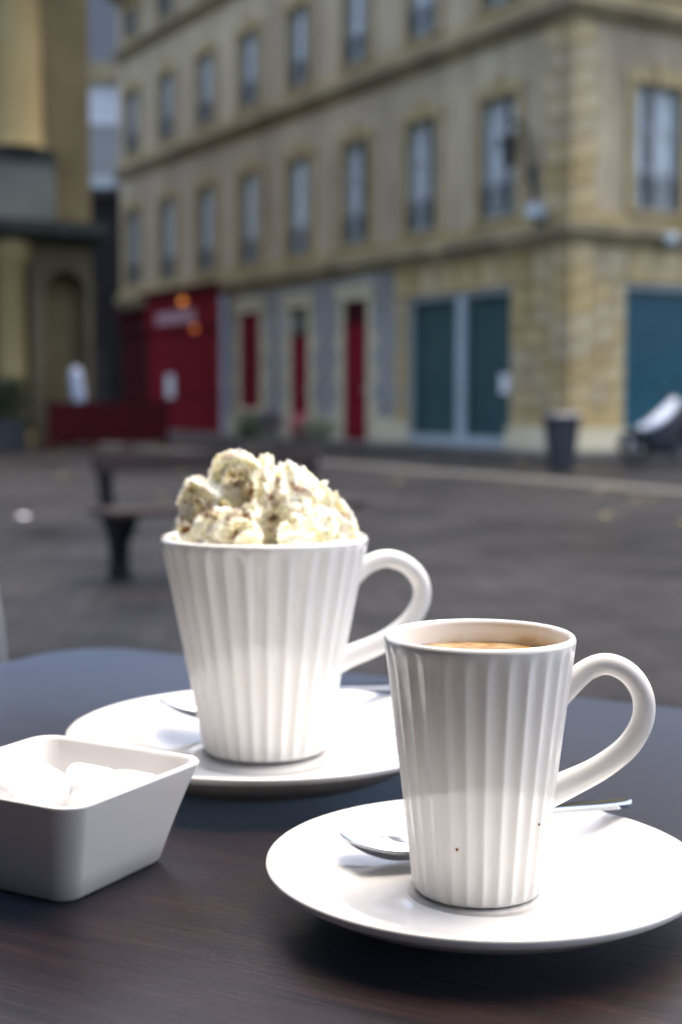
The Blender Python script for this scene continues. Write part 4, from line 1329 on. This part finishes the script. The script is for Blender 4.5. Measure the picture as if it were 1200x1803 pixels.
# ------------------------------------------------------------------ whipped cream
def make_cream():
    rnd = random.Random(4)
    bm = bmesh.new()
    lumps = [(0.0, 0.004, 0.112, 0.0190), (-0.020, 0.008, 0.112, 0.0130), (0.020, 0.008, 0.111, 0.0135), (0, 0.024, 0.110, 0.0130),
             (-0.0305, 0.003, 0.1175, 0.0085), (-0.0265, 0.006, 0.1235, 0.0070), (-0.0135, 0.006, 0.1360, 0.0078), (-0.0130, 0.000, 0.1270, 0.0085),
             (-0.0365, -0.010, 0.1085, 0.0062), (-0.0265, -0.0185, 0.1125, 0.0080), (-0.0175, -0.024, 0.1105, 0.0075), (-0.0345, -0.016, 0.1055, 0.0060),
             (-0.0065, -0.027, 0.1100, 0.0080), (-0.0040, -0.019, 0.1185, 0.0068), (0.0135, -0.027, 0.1090, 0.0085), (0.0135, -0.017, 0.1195, 0.0085),
             (0.0195, -0.004, 0.1275, 0.0100), (0.0260, -0.004, 0.1205, 0.0090), (0.0265, -0.018, 0.1110, 0.0090), (0.0340, -0.006, 0.1105, 0.0075), (0.0215, -0.012, 0.1235, 0.0070),
             (0.0035, 0.002, 0.1330, 0.0080), (-0.0445, -0.002, 0.1040, 0.0030), (0.0440, -0.004, 0.1035, 0.0030)]
    for (x, y, z, r) in lumps:
        ax = Vector((rnd.gauss(0, 1), rnd.gauss(0, 1), rnd.gauss(0, 1)))
        mt = Matrix.Translation((x, y, z)) @ Matrix.Rotation(rnd.random() * 6, 4, ax) @ Matrix.Diagonal((rnd.uniform(0.88, 1.25), rnd.uniform(0.8, 1.05), rnd.uniform(0.75, 1.0), 1))
        bmesh.ops.create_icosphere(bm, subdivisions=3, radius=r * 0.92, matrix=mt)
    # base plug filling the mug
    bmesh.ops.create_cone(bm, cap_ends=True, segments=48, radius1=0.0425, radius2=0.0455, depth=0.016, matrix=Matrix.Translation((0, 0, 0.0945)))
    # piped star-nozzle ropes, broken and folded
    def rope(pts, r0, r1, twist):
        P = spline(pts, 7)
        nn = 20
        prev = None
        a = Vector((0, 1, 0))
        for i, p in enumerate(P):
            tg = (P[min(i + 1, len(P) - 1)] - P[max(i - 1, 0)]).normalized()
            a = (a - tg * a.dot(tg)).normalized()
            b = tg.cross(a)
            s_ = i / (len(P) - 1)
            r = r0 + (r1 - r0) * s_
            ring = []
            for k in range(nn):
                th = 2 * pi * k / nn
                q = r * (1 + 0.34 * cos(5 * th + twist * s_))
                ring.append(bm.verts.new(p + a * q * cos(th) + b * q * sin(th)))
            if prev:
                for k in range(nn):
                    bm.faces.new((prev[k], prev[(k + 1) % nn], ring[(k + 1) % nn], ring[k]))
            else:
                bm.faces.new(list(reversed(ring)))
            prev = ring
        bm.faces.new(prev)
    rope([(-0.0412, 0.000, 0.1205), (-0.0385, -0.003, 0.1250), (-0.0345, -0.006, 0.1315), (-0.0280, -0.010, 0.1295), (-0.0205, -0.012, 0.1240)], 0.0024, 0.0050, 2)
    rope([(-0.0385, -0.004, 0.1110), (-0.0375, -0.005, 0.1170), (-0.0350, -0.004, 0.1260)], 0.0040, 0.0034, 1)
    rope([(-0.0235, -0.003, 0.1310), (-0.0212, -0.007, 0.1400), (-0.0140, -0.008, 0.1435), (-0.0068, -0.006, 0.1405), (-0.0040, -0.007, 0.1330)], 0.0042, 0.0044, 2)
    rope([(-0.0010, -0.017, 0.1180), (-0.0010, -0.011, 0.1310), (0.0005, -0.004, 0.1410), (0.0015, -0.002, 0.1462)], 0.0068, 0.0024, 3)
    rope([(0.0125, -0.015, 0.1240), (0.0130, -0.008, 0.1340), (0.0105, -0.003, 0.1415)], 0.0066, 0.0032, 2)
    rope([(0.0340, -0.001, 0.1245), (0.0380, -0.004, 0.1190), (0.0412, -0.005, 0.1110), (0.0420, -0.006, 0.1050)], 0.0022, 0.0046, 1)
    rope([(-0.0300, -0.0200, 0.1075), (-0.0240, -0.0235, 0.1145), (-0.0160, -0.0230, 0.1165), (-0.0095, -0.0200, 0.1130)], 0.0046, 0.0050, 3)
    rope([(0.0190, -0.0290, 0.1050), (0.0250, -0.0220, 0.1150), (0.0320, -0.0140, 0.1150), (0.0370, -0.0100, 0.1070)], 0.0050, 0.0048, 3)
    rope([(-0.0120, -0.0330, 0.1055), (-0.0040, -0.0345, 0.1075), (0.0000, -0.0330, 0.1060)], 0.0042, 0.0040, 1)
    rope([(0.0080, -0.0340, 0.1060), (0.0150, -0.0335, 0.1080), (0.0230, -0.0300, 0.1055)], 0.0042, 0.0040, 1)
    # ragged curls standing off the mound
    for (lx, ly, lz, lr) in lumps[4:22]:
        for _ in range(4):
            for _try in range(30):
                dv = Vector((rnd.gauss(0, 1), rnd.gauss(-0.4, 1), rnd.gauss(0.35, 0.8))).normalized()
                if dv.z > -0.35:
                    break
            sv = dv.orthogonal().normalized()
            sv = Matrix.Rotation(rnd.random() * 6.28, 3, dv) @ sv
            c0 = Vector((lx, ly, lz))
            q0 = c0 + dv * lr * 0.45 - sv * lr * 0.55
            q1 = c0 + dv * lr * 0.92 - sv * lr * 0.15
            q2 = c0 + dv * lr * 1.06 + sv * lr * 0.30
            q3 = c0 + dv * lr * rnd.uniform(1.05, 1.28) + sv * lr * 0.62
            rope([q0, q1, q2, q3], lr * rnd.uniform(0.24, 0.36), lr * 0.07, rnd.uniform(1, 4))
    bmesh.ops.recalc_face_normals(bm, faces=bm.faces)
    me = bpy.data.meshes.new('cream_base')
    bm.to_mesh(me)
    bm.free()
    ob = bpy.data.objects.new('cream_tmp', me)
    COL.objects.link(ob)
    md = ob.modifiers.new('r', 'REMESH')
    md.mode = 'VOXEL'
    md.voxel_size = 0.0006
    dg = bpy.context.evaluated_depsgraph_get()
    res = bpy.data.meshes.new_from_object(ob.evaluated_get(dg))
    bpy.data.objects.remove(ob)
    b2 = bmesh.new()
    b2.from_mesh(res)
    b2.normal_update()
    new = []
    for v in b2.verts:
        p = v.co
        amp = smooth01((p.z - 0.1000) / 0.006)
        d1 = 0.30 - abs(noise.noise(p * 125 + Vector((2, 5, 1))))
        d2 = noise.noise(p * 640)
        d3 = noise.noise(p * 80 + Vector((3, 1, 7)))
        d4 = 0.30 - abs(noise.noise(p * 310))
        disp = d1 * 0.0014 + d2 * 0.0008 + d3 * 0.0010 + d4 * 0.0018 - 0.0007
        new.append(p + v.normal * disp * amp)
    for v, q in zip(b2.verts, new):
        # keep the lower part inside the mug's mouth
        rr = math.hypot(q.x, q.y)
        lim = 0.0466 if q.z < 0.1062 else 0.0466 + (q.z - 0.1062) * 0.9
        if rr > lim:
            q.x *= lim / rr
            q.y *= lim / rr
        v.co = q
    b2.normal_update()
    # cocoa flakes
    ck = MB()
    rc_ = random.Random(9)
    cand = [f for f in b2.faces if f.normal.z > -0.35 and f.calc_center_median().z > 0.1035]
    streaks = [((-0.0375, 0.1140), (-0.0350, 0.1270), 0.0028, 0.22), ((-0.0310, 0.1230), (-0.0260, 0.1200), 0.0030, 0.25), ((0.0385, 0.1190), (0.0410, 0.1120), 0.0022, 0.22), ((-0.0190, 0.1380), (-0.0090, 0.1370), 0.0035, 0.20),
               ((0.0035, 0.1105), (0.0040, 0.1190), 0.0016, 1.0), ((0.0040, 0.1220), (0.0045, 0.1265), 0.0018, 0.7), ((-0.0150, 0.1365), (-0.0135, 0.1375), 0.0020, 1.0),
               ((-0.0185, 0.1305), (-0.0110, 0.1325), 0.0014, 0.6), ((-0.0065, 0.1240), (-0.0050, 0.1320), 0.0012, 0.8), ((0.0140, 0.1320), (0.0220, 0.1275), 0.0013, 0.7),
               ((-0.0380, 0.1085), (-0.0360, 0.1110), 0.0014, 0.8), ((-0.0150, 0.1065), (-0.0110, 0.1110), 0.0012, 0.8), ((0.0352, 0.1225), (0.0362, 0.1240), 0.0010, 0.8),
               ((-0.0290, 0.1195), (-0.0210, 0.1180), 0.0018, 0.8), ((-0.0360, 0.1290), (-0.0345, 0.1320), 0.0010, 0.7), ((-0.0190, 0.1445), (-0.0120, 0.1470), 0.0011, 0.5),
               ((-0.0100, 0.1215), (-0.0060, 0.1170), 0.0014, 0.5), ((-0.0020, 0.1360), (0.0060, 0.1330), 0.0016, 0.25), ((-0.0170, 0.1150), (-0.0130, 0.1200), 0.0014, 0.5)]
    def streak_w(x, z):
        best = 0.0
        for (ax_, az_), (bx_, bz_), w_, k_ in streaks:
            dx_, dz_ = bx_ - ax_, bz_ - az_
            tt_ = max(0, min(1, ((x - ax_) * dx_ + (z - az_) * dz_) / (dx_ * dx_ + dz_ * dz_)))
            d_ = math.hypot(x - ax_ - tt_ * dx_, z - az_ - tt_ * dz_)
            best = max(best, k_ * smooth01(1.6 - d_ / w_))
        return best
    cnt = 0
    tries = 0
    while cnt < 4200 and tries < 200000:
        tries += 1
        f = rc_.choice(cand)
        c = f.calc_center_median()
        cl = noise.noise(c * 150 + Vector((9, 2, 4))) + 0.6 * noise.noise(c * 380)
        pr_ = 1.4 * streak_w(c.x, c.z) * (0.35 + 0.65 * smooth01(cl + 0.6)) if f.normal.y < 0.35 else 0.0
        if rc_.random() > pr_ + 0.13 * smooth01((cl - 0.35) * 3.0) * max(0, f.normal.z + 0.2) + (0.005 if c.x < -0.004 else 0.002):
            continue
        s_ = rc_.uniform(0.00015, 0.00050) if rc_.random() < 0.92 else rc_.uniform(0.0006, 0.0011)
        a = f.normal.orthogonal().normalized()
        b = f.normal.cross(a)
        th = rc_.random() * 6.28
        e1 = a * cos(th) + b * sin(th)
        e2 = f.normal.cross(e1)
        c = c + f.normal * s_ * 0.25
        ck.add([c - e1 * s_ - e2 * s_ * 0.5, c + e1 * s_ - e2 * s_ * 0.4, c + e2 * s_ * 0.9, c + f.normal * s_ * 0.9], [(0, 1, 2), (0, 1, 3), (1, 2, 3), (2, 0, 3)])
        cnt += 1
    b2.to_mesh(res)
    b2.free()
    res.polygons.foreach_set('use_smooth', [True] * len(res.polygons))
    res.materials.clear()
    res.materials.append(M['cream'])
    o = link('whipped_cream', res, None, BC)
    tag(o, 'heap of curly whipped cream dusted with cocoa in the larger mug', 'cream')
    k = ck.build('cocoa_powder', M['cocoa'], o)
    k['kind'] = 'stuff'
make_cream()

# ------------------------------------------------------------------ sugar bowl
def rsq(a, r, n=10):
    return rrect(a, a, r, n)
SB = Vector((-0.1080, 0.5262, TZ))
def bowl_mesh():
    Hb = 0.0395
    lv = [(0.0270, 0.006, 0.0), (0.0288, 0.0075, 0.0005), (0.0300, 0.008, 0.0022), (0.0322, 0.0085, 0.0100), (0.0352, 0.009, 0.0200), (0.0384, 0.0095, 0.0300), (0.0412, 0.010, Hb - 0.0016), (0.0415, 0.010, Hb - 0.0007), (0.0410, 0.0098, Hb), (0.0400, 0.0092, Hb + 0.0001), (0.0391, 0.0086, Hb - 0.0005), (0.0386, 0.0084, Hb - 0.0016),
          (0.0355, 0.0082, 0.0290), (0.0318, 0.008, 0.0170), (0.0290, 0.0085, 0.0075), (0.0265, 0.010, 0.0048), (0.012, 0.006, 0.0042)]
    rings = [[(x, y, z) for x, y in rsq(a, r)] for a, r, z in lv]
    nn = len(rings[0])
    return MB().add([p for r in rings for p in r], [(j * nn + k, j * nn + (k + 1) % nn, (j + 1) * nn + (k + 1) % nn, (j + 1) * nn + k) for j in range(len(rings) - 1) for k in range(nn)] +
                    [tuple(reversed(range(nn))), tuple((len(rings) - 1) * nn + k for k in range(nn))])
bo = bowl_mesh().build('sugar_bowl', M['bowl_porcelain'], smooth=True)
bo.location = SB
bo.rotation_euler = (0, 0, TROT)
tag(bo, 'square flared white porcelain bowl holding sugar lumps', 'bowl')

def sugar_lump(seed, loc, rot, size, label):
    rnd = random.Random(seed)
    bm = bmesh.new()
    bmesh.ops.create_cube(bm, size=1.0)
    bmesh.ops.bevel(bm, geom=list(bm.edges), offset=0.24, segments=3, affect='EDGES', profile=0.5)
    bmesh.ops.subdivide_edges(bm, edges=list(bm.edges), cuts=2, use_grid_fill=True)
    for v in bm.verts:
        p = v.co
        v.co = p * (1 + 0.05 * noise.noise(p * 2.2 + Vector((seed, 0, 0))) + 0.035 * noise.noise(p * 11 + Vector((0, seed, 0))))
        v.co = Vector((v.co.x * size[0], v.co.y * size[1], v.co.z * size[2]))
    me = bpy.data.meshes.new('sugar_lump')
    bm.to_mesh(me)
    bm.free()
    me.polygons.foreach_set('use_smooth', [True] * len(me.polygons))
    me.materials.append(M['sugar'])
    o = link('sugar_lump', me)
    o.location = SB + TU * loc[0] - TV * loc[1] + Vector((0, 0, loc[2]))
    o.rotation_euler = rot
    return tag(o, label, 'sugar', 'sugar lumps in the bowl')
hid = 'white sugar lump buried low in the pile inside the square bowl'
sugar_lump(1, (-0.014, -0.014, 0.0135), (0, 0, 0.2), (0.020, 0.020, 0.017), hid)
sugar_lump(2, (0.012, -0.013, 0.0135), (0, 0, 0.9), (0.020, 0.018, 0.017), hid)
sugar_lump(3, (-0.012, 0.012, 0.0135), (0, 0, 0.5), (0.020, 0.018, 0.017), hid)
sugar_lump(4, (0.012, 0.012, 0.0135), (0, 0, 0.1), (0.019, 0.019, 0.017), hid)
sugar_lump(5, (-0.004, -0.010, 0.0300), (0.15, -0.1, 0.75), (0.025, 0.023, 0.020), 'big upright sugar lump, highest in the square bowl')
sugar_lump(6, (-0.022, 0.000, 0.0300), (-0.1, 0.2, 0.3), (0.023, 0.022, 0.019), 'sugar lump at the left picture edge inside the square bowl')
sugar_lump(7, (0.008, 0.010, 0.0285), (0.2, 0.25, 0.2), (0.021, 0.020, 0.017), 'smaller sugar lump right behind the highest one in the bowl')
sugar_lump(8, (0.018, 0.022, 0.0255), (0.1, 0.12, -0.2), (0.022, 0.019, 0.016), 'sugar lump nearest the right corner of the square bowl')
sugar_lump(9, (0.020, -0.004, 0.0245), (0.2, 0.3, 0.5), (0.018, 0.018, 0.015), 'low sugar lump against the right front wall of the square bowl')
